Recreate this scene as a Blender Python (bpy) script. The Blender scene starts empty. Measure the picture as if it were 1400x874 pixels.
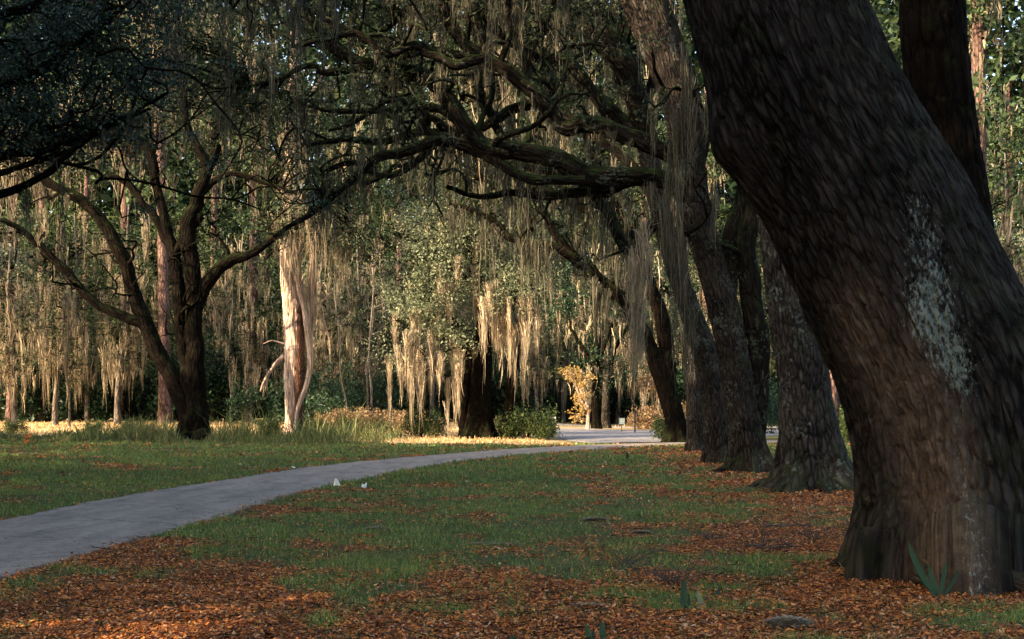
import bpy, math
import numpy as np
from mathutils import Vector

rng = np.random.default_rng(7)
F = 1944.0; CX = 700.0; HY = 555.0; CH = 1.6
SC = bpy.context.scene
COL = SC.collection

# ------------------------------------------------------------------ helpers
def P(x, y, Y, dy=0.0):
    return np.array([(x - CX) * Y / F, Y + dy, CH - (y - HY) * Y / F])

def sstep(a, b, x):
    t = np.clip((np.asarray(x, float) - a) / (b - a), 0, 1)
    return t * t * (3 - 2 * t)

def _hash(ix, iy, iz):
    h = (ix.astype(np.int64) * 374761393 + iy.astype(np.int64) * 668265263 + iz.astype(np.int64) * 2147483647 + 1013904223) & 0xffffffff
    h = ((h ^ (h >> 13)) * 1274126177) & 0xffffffff
    h = ((h ^ (h >> 16)) * 1103515245) & 0xffffffff
    return ((h ^ (h >> 13)) & 0xffff) / 65535.0

def vnoise(x, y, z=0.0):
    x = np.asarray(x, float); y = np.asarray(y, float); z = np.zeros_like(x) + z
    ix, iy, iz = np.floor(x), np.floor(y), np.floor(z)
    fx, fy, fz = x - ix, y - iy, z - iz
    fx = fx * fx * (3 - 2 * fx); fy = fy * fy * (3 - 2 * fy); fz = fz * fz * (3 - 2 * fz)
    r = 0
    for a in (0, 1):
        for b in (0, 1):
            for c in (0, 1):
                w = (fx if a else 1 - fx) * (fy if b else 1 - fy) * (fz if c else 1 - fz)
                r = r + w * _hash(ix + a, iy + b, iz + c)
    return r

def fbm(x, y, z=0.0, o=4):
    s = 0; a = 0.5; n = 0
    for k in range(o):
        s = s + a * vnoise(x * 2 ** k + 17 * k, y * 2 ** k - 9 * k, np.asarray(z) * 2 ** k + 5 * k); n += a; a *= 0.5
    return s / n

def mk(name, V, faces, mat, parent=None, uv=None, attrs=None, smooth=True, origin=(0, 0, 0)):
    """faces: list of int arrays (M,k)"""
    V = np.asarray(V, np.float32)
    o = np.array(origin, np.float32) if parent is None else np.zeros(3, np.float32)
    q_ = parent
    while q_ is not None: o = o + np.array(q_.location, np.float32); q_ = q_.parent
    me = bpy.data.meshes.new(name)
    me.vertices.add(len(V)); me.vertices.foreach_set('co', (V - o).ravel())
    fl = [np.asarray(f, np.int32) for f in faces if len(f)]
    nl = sum(f.size for f in fl); nf = sum(len(f) for f in fl)
    me.loops.add(nl); me.polygons.add(nf)
    li = np.concatenate([f.ravel() for f in fl])
    me.loops.foreach_set('vertex_index', li)
    tot = np.concatenate([np.full(len(f), f.shape[1], np.int32) for f in fl])
    st = np.concatenate([[0], np.cumsum(tot)[:-1]]).astype(np.int32)
    me.polygons.foreach_set('loop_start', st)
    try: me.polygons.foreach_set('loop_total', tot)
    except Exception: pass
    me.update(calc_edges=True)
    me.polygons.foreach_set('use_smooth', np.full(nf, smooth, bool))
    if uv is not None:
        l = me.uv_layers.new(name='UVMap'); l.data.foreach_set('uv', np.asarray(uv, np.float32)[li].ravel())
    if attrs:
        for k, a in attrs.items():
            at = me.attributes.new(k, 'FLOAT', 'POINT'); at.data.foreach_set('value', np.asarray(a, np.float32))
    me.materials.append(mat)
    ob = bpy.data.objects.new(name, me); COL.objects.link(ob)
    if parent is not None: ob.parent = parent
    else: ob.location = origin
    return ob

def tag(o, label=None, cat=None, group=None, kind=None):
    if label: o['label'] = label
    if cat: o['category'] = cat
    if group: o['group'] = group
    if kind: o['kind'] = kind
    return o

def empty(name, loc, label=None, cat=None, group=None):
    e = bpy.data.objects.new(name, None); COL.objects.link(e); e.location = loc
    e.empty_display_size = 0.2
    return tag(e, label, cat, group)

class MB:
    def __init__(s): s.v = []; s.f = {3: [], 4: []}; s.n = 0; s.u = []; s.a = []
    def add(s, V, Fs, uv=None, a=None):
        V = np.asarray(V, float)
        s.v.append(V); s.u.append(np.zeros((len(V), 2)) if uv is None else uv)
        s.a.append(np.zeros(len(V)) if a is None else a)
        for f in Fs:
            f = np.asarray(f, int)
            if len(f): s.f[f.shape[1]].append(f + s.n)
        s.n += len(V)
    def build(s, name, mat, parent=None, smooth=True, attr=None, origin=(0, 0, 0)):
        if not s.v: return None
        V = np.concatenate(s.v); fs = [np.concatenate(s.f[k]) for k in (3, 4) if s.f[k]]
        return mk(name, V, fs, mat, parent, np.concatenate(s.u), {attr: np.concatenate(s.a)} if attr else None, smooth, origin)

def catmull(P_, n):
    P_ = np.asarray(P_, float)
    if len(P_) < 3:
        t = np.linspace(0, 1, n)[:, None]; return P_[0] * (1 - t) + P_[-1] * t
    Q = np.vstack([2 * P_[0] - P_[1], P_, 2 * P_[-1] - P_[-2]])
    m = len(P_) - 1
    t = np.linspace(0, m, n); i = np.minimum(t.astype(int), m - 1); f = (t - i)[:, None]
    a, b, c, d = Q[i], Q[i + 1], Q[i + 2], Q[i + 3]
    return 0.5 * (2 * b + (c - a) * f + (2 * a - 5 * b + 4 * c - d) * f ** 2 + (3 * b - a - 3 * c + d) * f ** 3)

def frames(C):
    T = np.gradient(C, axis=0); T /= np.linalg.norm(T, axis=1)[:, None] + 1e-9
    U = np.zeros_like(C); u = np.array([0, 1.0, 0.02]); 
    if abs(T[0][1]) > 0.9: u = np.array([0, 0, 1.0])
    for k in range(len(C)):
        u = u - T[k] * np.dot(u, T[k]); u /= np.linalg.norm(u) + 1e-9; U[k] = u
    return T, U, np.cross(T, U)

def tube(pts, rads, seg=10, n=None, bark=0.0, bf=6.0, lump=0.08, flare=0.0, lobes=5, seed=0, cap=True, knobs=(), crook=0.0):
    """returns V, faces, uv ; pts (k,3) rads (k,)"""
    pts = np.asarray(pts, float)
    L = np.linalg.norm(np.diff(pts, axis=0), axis=1).sum()
    if n is None: n = max(4, len(pts) * 3)
    C = catmull(np.hstack([pts, np.asarray(rads, float)[:, None]]), n)
    R = np.maximum(C[:, 3], 0.003); C = C[:, :3]
    if crook:
        tt = np.linspace(0, 1, n); q_ = L * tt / max(.25, 5 * R.mean()); env = np.sin(np.pi * np.clip(tt * 4, 0, .5))
        for ax in range(3): C[:, ax] += (fbm(q_, q_ * 0 + seed * 3.7 + ax * 11, 1.0, 3) - .5) * crook * R.mean() * env * 2
    T, U, W = frames(C)
    s = np.concatenate([[0], np.cumsum(np.linalg.norm(np.diff(C, axis=0), axis=1))])
    th = np.linspace(0, 2 * np.pi, seg + 1)
    ct, st_ = np.cos(th), np.sin(th)
    S, CT = np.meshgrid(s, ct, indexing='ij'); _, ST = np.meshgrid(s, st_, indexing='ij')
    RR = np.repeat(R[:, None], seg + 1, 1); rm = R.mean()
    TH = np.repeat(th[None, :], n, 0)
    D = RR * 1.0
    if lump: D = D * (1 + lump * 2 * (fbm(CT * 1.3 + seed * 3.1, ST * 1.3 + 7, S / max(rm, .05) * 0.45 + seed, 3) - 0.5))
    if flare:
        h = S
        ang = 0.5 + 0.5 * np.cos(TH * lobes + seed * 1.7 + 1.3 * np.sin(TH * 2 + seed))
        D = D * (1 + flare * np.exp(-h / (0.65 * R[0] + .12)) * (0.35 + 1.0 * ang ** 1.5) + 0.10 * flare * np.exp(-h / (2.6 * R[0])) * ang)
    if bark:
        k = bf
        q = fbm(CT * rm * k * 1.0 + 0.6 * fbm(CT * 3, ST * 3, S * 1.7, 2) + seed, ST * rm * k, S * k * 0.17 + seed * 2, 3)
        r1 = 1 - np.abs(2 * q - 1) * 8
        q2 = fbm(CT * rm * k * 2.2 + 5, ST * rm * k * 2.2 + seed, S * k * 0.5, 2)
        q3 = fbm(CT * rm * k * .55 + 3, ST * rm * k * .55 + seed, S * k * .10 + 4, 2); r3 = 1 - np.abs(2 * q3 - 1) * 7
        D = D - bark * np.clip(r1, 0, 1) - bark * .9 * np.clip(r3, 0, 1) + bark * 0.9 * (q2 - 0.5)
    for (hs, ka, kr, kh) in knobs:
        da = np.angle(np.exp(1j * (TH - ka)))
        D = D + kh * np.exp(-((S - hs) / kr) ** 2 - (da * RR / kr) ** 2)
    V = C[:, None, :] + D[..., None] * (CT[..., None] * U[:, None, :] + ST[..., None] * W[:, None, :])
    V = V.reshape(-1, 3)
    w = seg + 1
    i, j = np.meshgrid(np.arange(n - 1), np.arange(seg), indexing='ij'); a = (i * w + j).ravel()
    Fq = np.stack([a, a + 1, a + w + 1, a + w], 1)
    uv = np.stack([(TH * rm), S], -1).reshape(-1, 2)
    fs = [Fq]
    if cap:
        V = np.vstack([V, C[-1] + T[-1] * R[-1] * .6]); uv = np.vstack([uv, [0, L]])
        b = (n - 1) * w; j = np.arange(seg)
        fs.append(np.stack([b + j, b + j + 1, np.full(seg, len(V) - 1)], 1))
    return V, fs, uv

def rand_unit(n):
    v = rng.normal(size=(n, 3)); return v / (np.linalg.norm(v, axis=1)[:, None] + 1e-9)

def leaf_geo(C, size, asp=0.5, flat=0.0, var=0.35):
    """diamond leaves, centre C"""
    n = len(C); a = rand_unit(n); b = rand_unit(n)
    if flat: b[:, 2] += 0; 
    nrm = rand_unit(n); nrm[:, 2] = np.abs(nrm[:, 2]) + flat; nrm /= np.linalg.norm(nrm, axis=1)[:, None]
    a = a - nrm * (a * nrm).sum(1)[:, None]; a /= np.linalg.norm(a, axis=1)[:, None] + 1e-9
    b = np.cross(nrm, a)
    s = (size * (1 + var * rng.normal(size=n)).clip(0.4, 2))[:, None] * 0.5
    V = np.stack([C - a * s, C + b * s * asp - a * s * .1, C + a * s + nrm * s * .25, C - b * s * asp - a * s * .1], 1).reshape(-1, 3)
    Fq = np.arange(4 * n).reshape(-1, 4)
    return V, Fq

def moss_geo(A, Ls, width=0.25, k=10, w=0.03, var=True):
    """A attachments (n,3), Ls lengths -> ribbons hanging straight down with wobble"""
    n = len(A)
    if n == 0: return np.zeros((0, 3)), np.zeros((0, 4), int)
    big = rng.random(n) if var else np.full(n, .6); sc = np.where(big > .78, 1.55, np.where(big < .45, .5, 1.0)); Ls = np.minimum(Ls * sc, np.maximum(.15, A[:, 2] - .3)); width = width * np.where(big > .78, 1.7, np.where(big < .45, .7, 1.0))
    A = np.repeat(A, k, 0); L = np.repeat(Ls, k)
    N = len(A)
    off = rng.normal(size=(N, 2)) * 0.5
    d = np.linalg.norm(off, axis=1)
    W = np.repeat(width * (0.6 + 0.8 * rng.random(n)), k)
    ln = L * np.clip(1.05 - d * 0.8, 0.10, 1) * (0.30 + 0.70 * rng.random(N))
    top = A + np.stack([off[:, 0] * W, off[:, 1] * W, rng.random(N) * .08 - L * 0.45 * rng.random(N) ** 2], 1)
    ang = rng.random(N) * np.pi; u = np.stack([np.cos(ang), np.sin(ang), np.zeros(N)], 1)
    ww = (w * (0.4 + 1.1 * rng.random(N)))[:, None]
    pull = -np.stack([off[:, 0] * W, off[:, 1] * W, np.zeros(N)], 1)
    nl = 6; fr = np.linspace(0, 1, nl); wf = [.6, 1.2, 1.0, .85, .5, .06]
    walk = np.zeros((N, 3)); sway = np.repeat(rng.normal(size=(n, 3)) * .05, k, 0); sway[:, 2] = 0; rows = []
    for q in range(nl):
        if q: st = rng.normal(size=(N, 3)) * (0.034 * np.sqrt(ln / nl * 2))[:, None]; st[:, 2] = 0; walk = walk + st
        ctr = top + np.array([0, 0, -1.0]) * (ln * fr[q])[:, None] + walk + pull * .72 * fr[q] + sway * math.sin(fr[q] * 3)
        rows += [ctr - u * ww * wf[q] * .5, ctr + u * ww * wf[q] * .5]
    V = np.stack(rows, 1).reshape(-1, 3)
    b = np.arange(N)[:, None] * (2 * nl)
    Fq = np.concatenate([b + np.array([2 * q, 2 * q + 1, 2 * q + 3, 2 * q + 2]) for q in range(nl - 1)])
    return V, Fq

# ------------------------------------------------------------------ sun geometry and openings
SUN_AZ = np.array([-0.85, -0.53]); SUN_AZ = SUN_AZ / np.linalg.norm(SUN_AZ); SUN_EL = math.radians(20.0); TE = math.tan(SUN_EL)
LIT_CYL = [(-10.6, 69, 1.3, 0, 11, 1.0), (-2.2, 68, 6.0, 0.5, 13.5, 1.0), (20.5, 60, 3.0, 1, 14, .9), (8.5, 90, 4, 0, 5, .9), (4.4, 86, 2, 0, 6, 1.0)]
def lit_drop(p, side=False):
    """leaf positions whose shadow would fall on the places the sun reaches through the gaps of the wood"""
    h = -SUN_AZ
    t = (p[:, 2] - 0.2) / TE
    g = p[:, :2] + t[:, None] * h
    nz = (fbm(g[:, 0] * .55, g[:, 1] * .55, 3.3, 2) - .5) * 3.0
    X, Y = g[:, 0], g[:, 1] + nz
    drop = (Y > 73.5) & (Y < 101) & (X < -6) & side
    drop |= (X > -8.5) & (X < 7.5) & (Y > 60.8 - 0.42 * (X + 7)) & (Y < 78) & (side | (rng.random(len(p)) < .8))
    drop |= (X > 11.5) & (X < 16) & (Y > 52) & (Y < 56.5)
    for (cx, cy, r, z0, z1, pr) in LIT_CYL:
        d = np.array([cx, cy]) - p[:, :2]
        ts = d @ h; lat = np.abs(d[:, 0] * h[1] - d[:, 1] * h[0]); zz = p[:, 2] - ts * TE
        drop |= (ts > r + 3) & (lat < r * (1 + .15 * nz)) & (zz > z0) & (zz < z1) & (rng.random(len(p)) < pr)
    return drop

# ------------------------------------------------------------------ ground
ROW = np.array([(4.1, 12.7), (5.6, 19), (5.6, 26.6), (5.8, 34.6), (5.8, 40), (6.7, 52), (7.2, 62)])
PL = np.array([(-7.9, 9), (-7.3, 15), (-7.1, 19.8), (-6.9, 24.3), (-6.2, 30.2), (-4.9, 38.4), (-2.4, 46.4), (0.8, 54.0), (5.3, 60.3), (12, 66)])
PR = np.array([(-5.4, 8), (-4.75, 13.4), (-4.15, 21.5), (-4.0, 25.7), (-3.2, 31.1), (-2.0, 38.9), (0.1, 46.0), (3.3, 52.5), (6.6, 58.0), (13, 63)])
PCen = catmull((PL + PR) / 2, 120); PCen2 = PCen
def pathdist(X, Y):
    X = np.asarray(X, float); Y = np.asarray(Y, float); sh = X.shape; X = X.ravel(); Y = Y.ravel()
    out = np.full(X.shape, 99.0)
    near = (np.abs(X) < 25) & (Y < 80) & (Y > -5)
    idx = np.where(near)[0]
    for k in range(0, len(idx), 40000):
        ii = idx[k:k + 40000]
        out[ii] = np.sqrt(((X[ii, None] - PCen[None, :, 0]) ** 2 + (Y[ii, None] - PCen[None, :, 1]) ** 2).min(1))
    return out.reshape(sh)
def rowdist(X, Y):
    Q = catmull(ROW, 60); X = np.asarray(X, float); Y = np.asarray(Y, float); sh = X.shape
    X = X.ravel(); Y = Y.ravel(); out = np.empty(len(X))
    for k in range(0, len(X), 40000):
        out[k:k+40000] = np.sqrt(((X[k:k+40000, None] - Q[None, :, 0]) ** 2 + (Y[k:k+40000, None] - Q[None, :, 1]) ** 2).min(1))
    return out.reshape(sh)
def gbase(X, Y):
    r = sstep(66, 95, Y) * 0.45 * (1 - 0.6 * sstep(1, 7, X))
    return r
def gz(X, Y, pd=None):
    X = np.asarray(X, float); Y = np.asarray(Y, float)
    if pd is None: pd = pathdist(X, Y)
    off = sstep(1.5, 2.6, pd)
    b = (fbm(X * .35, Y * .35, 1.1, 3) - .5) * .16 + (fbm(X * 1.6, Y * 1.6, 2.2, 2) - .5) * .05
    inroad = (X > 0) & (X < 24) & (Y > 56) & (Y < 101)
    return gbase(X, Y) + off * np.where(inroad, -0.012, b)
def gp(x, y):
    """ground point seen at photo pixel"""
    Ys = np.linspace(8, 160, 4000); Xs = (x - CX) * Ys / F
    zr = CH - (y - HY) * Ys / F; zg = gbase(Xs, Ys)
    k = int(np.argmax(zr < zg)); 
    return float(Xs[k]), float(Ys[k])

def litter(X, Y):
    rd = rowdist(X, Y); pd = pathdist(X, Y)
    b = 1.12 * sstep(15.0, 11.0, Y + 1.0 * (fbm(X * .8, Y * .8, 9, 2) - .5) * 4)
    b = np.maximum(b, 1.3 * np.exp(-(rd / 2.9) ** 2) * sstep(60, 44, Y))
    b = np.maximum(b, 0.75 * sstep(-0.5, -3.5, X) * sstep(21, 14, Y))
    b = np.maximum(b, 0.34 * np.exp(-((pd - 1.7) / .7) ** 2))
    b = b + .10
    n = fbm(X * .55, Y * .55, 4.4, 3); n2 = fbm(X * 2.1, Y * 1.6, 6.6, 3)
    return sstep(0.30, 0.68, b * .42 + 1.3 * (n - .5) + 1.25 * (n2 - .5) + .20)

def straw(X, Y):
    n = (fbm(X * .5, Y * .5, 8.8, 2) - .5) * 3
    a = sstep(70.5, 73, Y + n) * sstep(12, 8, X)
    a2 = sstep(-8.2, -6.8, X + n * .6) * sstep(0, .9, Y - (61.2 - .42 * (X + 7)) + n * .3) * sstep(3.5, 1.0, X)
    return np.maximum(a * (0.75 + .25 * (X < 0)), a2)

# ------------------------------------------------------------------ materials
def nmat(name):
    m = bpy.data.materials.new(name); m.use_nodes = True
    t = m.node_tree; t.nodes.clear(); o = t.nodes.new('ShaderNodeOutputMaterial')
    return m, t, o
def N(t, k, **kw):
    n = t.nodes.new('ShaderNode' + k)
    for a, b in kw.items():
        if a.startswith('i_'):
            key = a[2:].replace('_', ' ')
            key = int(key) if key.isdigit() else key
            n.inputs[key].default_value = b
        else: setattr(n, a, b)
    return n
def ramp(t, fac, stops):
    r = t.nodes.new('ShaderNodeValToRGB'); e = r.color_ramp.elements
    while len(e) < len(stops): e.new(.5)
    for k, (p, c) in enumerate(stops): e[k].position = p; e[k].color = (*c, 1)
    t.links.new(fac, r.inputs[0]); return r.outputs[0]
def mix(t, fac, a, b):
    m = t.nodes.new('ShaderNodeMix'); m.data_type = 'RGBA'
    for k, v in ((0, fac), (6, a), (7, b)):
        if hasattr(v, 'is_linked'): t.links.new(v, m.inputs[k])
        else: m.inputs[k].default_value = v if k == 0 else (*v, 1)
    return m.outputs[2]

def leaf_mat(name, stops, trans=0.35, rough=.55, spec=True, patch=None):
    m, t, o = nmat(name)
    g = N(t, 'NewGeometry'); c = ramp(t, g.outputs['Random Per Island'], stops)
    oi = N(t, 'ObjectInfo')
    if patch:
        tc = N(t, 'TexCoord'); pn = N(t, 'TexNoise'); pn.inputs['Scale'].default_value = patch[0]; pn.inputs['Detail'].default_value = 5; t.links.new(tc.outputs['Object'], pn.inputs['Vector'])
        c = mix(t, ramp(t, pn.outputs['Fac'], [(.5, (0, 0, 0)), (.72, (.6, .6, .6))]), c, patch[1])
    hs = N(t, 'HueSaturation'); t.links.new(c, hs.inputs['Color'])
    mr = N(t, 'MapRange'); mr.inputs['To Min'].default_value = .8; mr.inputs['To Max'].default_value = 1.2
    t.links.new(oi.outputs['Random'], mr.inputs['Value']); t.links.new(mr.outputs[0], hs.inputs['Value'])
    d = N(t, 'BsdfPrincipled'); d.inputs['Roughness'].default_value = rough
    d.inputs['Specular IOR Level'].default_value = .2 if spec else .0
    t.links.new(hs.outputs[0], d.inputs['Base Color'])
    tr = N(t, 'BsdfTranslucent'); t.links.new(hs.outputs[0], tr.inputs['Color'])
    x = N(t, 'MixShader'); x.inputs[0].default_value = trans
    t.links.new(d.outputs[0], x.inputs[1]); t.links.new(tr.outputs[0], x.inputs[2]); t.links.new(x.outputs[0], o.inputs[0])
    return m

def bark_mat(name, dark, light, su=9.0, sv=1.6, bump=.6, moss=0.0, mosscol=(.045, .07, .018), lichen=0.0, extra=None, lichcol=(.36, .42, .38), lth=0.0):
    m, t, o = nmat(name)
    uv = N(t, 'UVMap'); mp = N(t, 'Mapping'); mp.inputs['Scale'].default_value = (su, sv, 1)
    t.links.new(uv.outputs[0], mp.inputs[0])
    n1 = N(t, 'TexNoise'); n1.inputs['Scale'].default_value = 1.0; n1.inputs['Detail'].default_value = 6; n1.inputs['Roughness'].default_value = .65
    n1.inputs['Distortion'].default_value = .6
    t.links.new(mp.outputs[0], n1.inputs['Vector'])
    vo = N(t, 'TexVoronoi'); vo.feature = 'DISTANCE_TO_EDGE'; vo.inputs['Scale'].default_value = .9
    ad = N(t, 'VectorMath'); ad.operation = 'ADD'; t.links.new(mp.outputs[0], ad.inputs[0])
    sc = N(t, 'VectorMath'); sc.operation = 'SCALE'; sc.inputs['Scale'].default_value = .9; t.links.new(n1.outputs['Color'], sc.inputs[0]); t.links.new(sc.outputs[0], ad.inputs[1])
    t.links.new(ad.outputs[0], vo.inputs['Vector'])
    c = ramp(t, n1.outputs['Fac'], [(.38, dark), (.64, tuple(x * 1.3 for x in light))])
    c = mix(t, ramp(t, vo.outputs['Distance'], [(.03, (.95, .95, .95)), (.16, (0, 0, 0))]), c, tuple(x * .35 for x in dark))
    tc = N(t, 'TexCoord'); nb = N(t, 'TexNoise'); nb.inputs['Scale'].default_value = 1.3; nb.inputs['Detail'].default_value = 3
    t.links.new(tc.outputs['Object'], nb.inputs['Vector'])
    big = ramp(t, nb.outputs['Fac'], [(.35, tuple(x * .7 for x in dark)), (.65, tuple(x * 1.1 for x in light))])
    c = mix(t, .4, c, big)
    if extra: c = extra(t, c, mp)
    if moss:
        g = N(t, 'NewGeometry'); s = N(t, 'SeparateXYZ'); t.links.new(g.outputs['Normal'], s.inputs[0])
        nm = N(t, 'TexNoise'); nm.inputs['Scale'].default_value = 3.5; nm.inputs['Detail'].default_value = 4; t.links.new(tc.outputs['Object'], nm.inputs['Vector'])
        ma = N(t, 'Math'); ma.operation = 'MULTIPLY_ADD'; t.links.new(nm.outputs['Fac'], ma.inputs[0]); ma.inputs[1].default_value = 2.2; 
        t.links.new(s.outputs[2], ma.inputs[2])
        mr = N(t, 'MapRange'); mr.inputs['From Min'].default_value = 1.25; mr.inputs['From Max'].default_value = 1.75; mr.inputs['To Max'].default_value = moss
        t.links.new(ma.outputs[0], mr.inputs['Value'])
        c = mix(t, mr.outputs[0], c, mosscol)
    if lichen:
        nl = N(t, 'TexNoise'); nl.inputs['Scale'].default_value = 14; nl.inputs['Detail'].default_value = 3; t.links.new(tc.outputs['Object'], nl.inputs['Vector'])
        nl2 = N(t, 'TexNoise'); nl2.inputs['Scale'].default_value = 1.7; t.links.new(tc.outputs['Object'], nl2.inputs['Vector'])
        mu = N(t, 'Math'); mu.operation = 'MULTIPLY'; t.links.new(nl.outputs['Fac'], mu.inputs[0]); t.links.new(nl2.outputs['Fac'], mu.inputs[1])
        mr = N(t, 'MapRange'); mr.inputs['From Min'].default_value = .31 + lth; mr.inputs['From Max'].default_value = .36 + lth; mr.inputs['To Max'].default_value = lichen
        t.links.new(mu.outputs[0], mr.inputs['Value']); c = mix(t, mr.outputs[0], c, lichcol)
    b = N(t, 'BsdfPrincipled'); b.inputs['Roughness'].default_value = .95; b.inputs['Specular IOR Level'].default_value = .04
    t.links.new(c, b.inputs['Base Color'])
    mv = N(t, 'Math'); mv.operation = 'MINIMUM'; mv.inputs[1].default_value = .25; t.links.new(vo.outputs['Distance'], mv.inputs[0])
    m2 = N(t, 'Math'); m2.operation = 'MULTIPLY_ADD'; t.links.new(mv.outputs[0], m2.inputs[0]); m2.inputs[1].default_value = 2.5; t.links.new(n1.outputs['Fac'], m2.inputs[2])
    bp = N(t, 'Bump'); bp.inputs['Strength'].default_value = bump; bp.inputs['Distance'].default_value = .08
    t.links.new(m2.outputs[0], bp.inputs['Height']); t.links.new(bp.outputs[0], b.inputs['Normal'])
    t.links.new(b.outputs[0], o.inputs[0])
    return m

def plain(name, col, rough=.7, metal=0, noise=.2, scale=8):
    m, t, o = nmat(name)
    tc = N(t, 'TexCoord'); n = N(t, 'TexNoise'); n.inputs['Scale'].default_value = scale; n.inputs['Detail'].default_value = 4
    t.links.new(tc.outputs['Object'], n.inputs['Vector'])
    c = ramp(t, n.outputs['Fac'], [(.3, tuple(x * (1 - noise) for x in col)), (.7, tuple(min(1, x * (1 + noise)) for x in col))])
    b = N(t, 'BsdfPrincipled'); b.inputs['Roughness'].default_value = rough; b.inputs['Metallic'].default_value = metal
    t.links.new(c, b.inputs['Base Color']); t.links.new(b.outputs[0], o.inputs[0]); return m

# ground
def ground_mat():
    m, t, o = nmat('ground_soil')
    tc = N(t, 'TexCoord'); at = N(t, 'Attribute'); at.attribute_name = 'litter'; as_ = N(t, 'Attribute'); as_.attribute_name = 'straw'
    n1 = N(t, 'TexNoise'); n1.inputs['Scale'].default_value = 5; n1.inputs['Detail'].default_value = 8; n1.inputs['Roughness'].default_value = .7; t.links.new(tc.outputs['Object'], n1.inputs['Vector'])
    n2 = N(t, 'TexNoise'); n2.inputs['Scale'].default_value = 22; n2.inputs['Detail'].default_value = 5; n2.inputs['Roughness'].default_value = .7; t.links.new(tc.outputs['Object'], n2.inputs['Vector'])
    vo = N(t, 'TexVoronoi'); vo.inputs['Scale'].default_value = 16; t.links.new(tc.outputs['Object'], vo.inputs['Vector'])
    sep = N(t, 'SeparateColor'); t.links.new(vo.outputs['Color'], sep.inputs[0])
    green = ramp(t, n2.outputs['Fac'], [(.3, (.03, .045, .016)), (.5, (.06, .09, .028)), (.72, (.115, .15, .05))])
    green = mix(t, ramp(t, n1.outputs['Fac'], [(.48, (0, 0, 0)), (.68, (.75, .75, .75))]), green, (.12, .09, .05))
    brown = ramp(t, sep.outputs[0], [(0, (.05, .022, .012)), (.4, (.15, .055, .022)), (.75, (.27, .10, .035)), (1, (.36, .19, .09))])
    brown = mix(t, n1.outputs['Fac'], brown, (.07, .035, .02))
    c = mix(t, at.outputs['Fac'], green, brown)
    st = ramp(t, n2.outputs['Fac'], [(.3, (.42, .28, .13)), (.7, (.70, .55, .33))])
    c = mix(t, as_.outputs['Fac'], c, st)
    b = N(t, 'BsdfPrincipled'); b.inputs['Roughness'].default_value = .95; b.inputs['Specular IOR Level'].default_value = .1
    t.links.new(c, b.inputs['Base Color'])
    bp = N(t, 'Bump'); bp.inputs['Strength'].default_value = .8; bp.inputs['Distance'].default_value = .05
    t.links.new(n2.outputs['Fac'], bp.inputs['Height']); t.links.new(bp.outputs[0], b.inputs['Normal']); t.links.new(b.outputs[0], o.inputs[0])
    return m
def asphalt_mat(name, a, b_):
    m, t, o = nmat(name)
    tc = N(t, 'TexCoord')
    mp = N(t, 'Mapping'); mp.inputs['Rotation'].default_value = (0, 0, .15); mp.inputs['Scale'].default_value = (2.6, .5, 1); t.links.new(tc.outputs['Object'], mp.inputs[0])
    n1 = N(t, 'TexNoise'); n1.inputs['Scale'].default_value = .9; n1.inputs['Detail'].default_value = 6; t.links.new(mp.outputs[0], n1.inputs['Vector'])
    n2 = N(t, 'TexNoise'); n2.inputs['Scale'].default_value = 60; n2.inputs['Detail'].default_value = 4; t.links.new(tc.outputs['Object'], n2.inputs['Vector'])
    n3 = N(t, 'TexNoise'); n3.inputs['Scale'].default_value = 6; n3.inputs['Detail'].default_value = 7; n3.inputs['Roughness'].default_value = .75; t.links.new(tc.outputs['Object'], n3.inputs['Vector'])
    c = ramp(t, n1.outputs['Fac'], [(.3, a), (.7, b_)])
    c = mix(t, ramp(t, n2.outputs['Fac'], [(.4, (0, 0, 0)), (.7, (.5, .5, .5))]), c, tuple(x * 1.7 for x in b_))
    c = mix(t, ramp(t, n3.outputs['Fac'], [(.46, (0, 0, 0)), (.72, (.75, .75, .75))]), c, tuple(x * .45 for x in a))
    vc = N(t, 'TexVoronoi'); vc.feature = 'DISTANCE_TO_EDGE'; vc.inputs['Scale'].default_value = .55; sv = N(t, 'VectorMath'); sv.operation = 'ADD'; t.links.new(tc.outputs['Object'], sv.inputs[0]); t.links.new(n3.outputs['Color'], sv.inputs[1]); t.links.new(sv.outputs[0], vc.inputs['Vector'])
    c = mix(t, ramp(t, vc.outputs['Distance'], [(.004, (.8, .8, .8)), (.014, (0, 0, 0))]), c, tuple(x * .35 for x in a))
    b = N(t, 'BsdfPrincipled'); b.inputs['Roughness'].default_value = .85; t.links.new(c, b.inputs['Base Color'])
    bp = N(t, 'Bump'); bp.inputs['Strength'].default_value = .5; bp.inputs['Distance'].default_value = .01
    t.links.new(n2.outputs['Fac'], bp.inputs['Height']); t.links.new(bp.outputs[0], b.inputs['Normal']); t.links.new(b.outputs[0], o.inputs[0])
    return m

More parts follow.
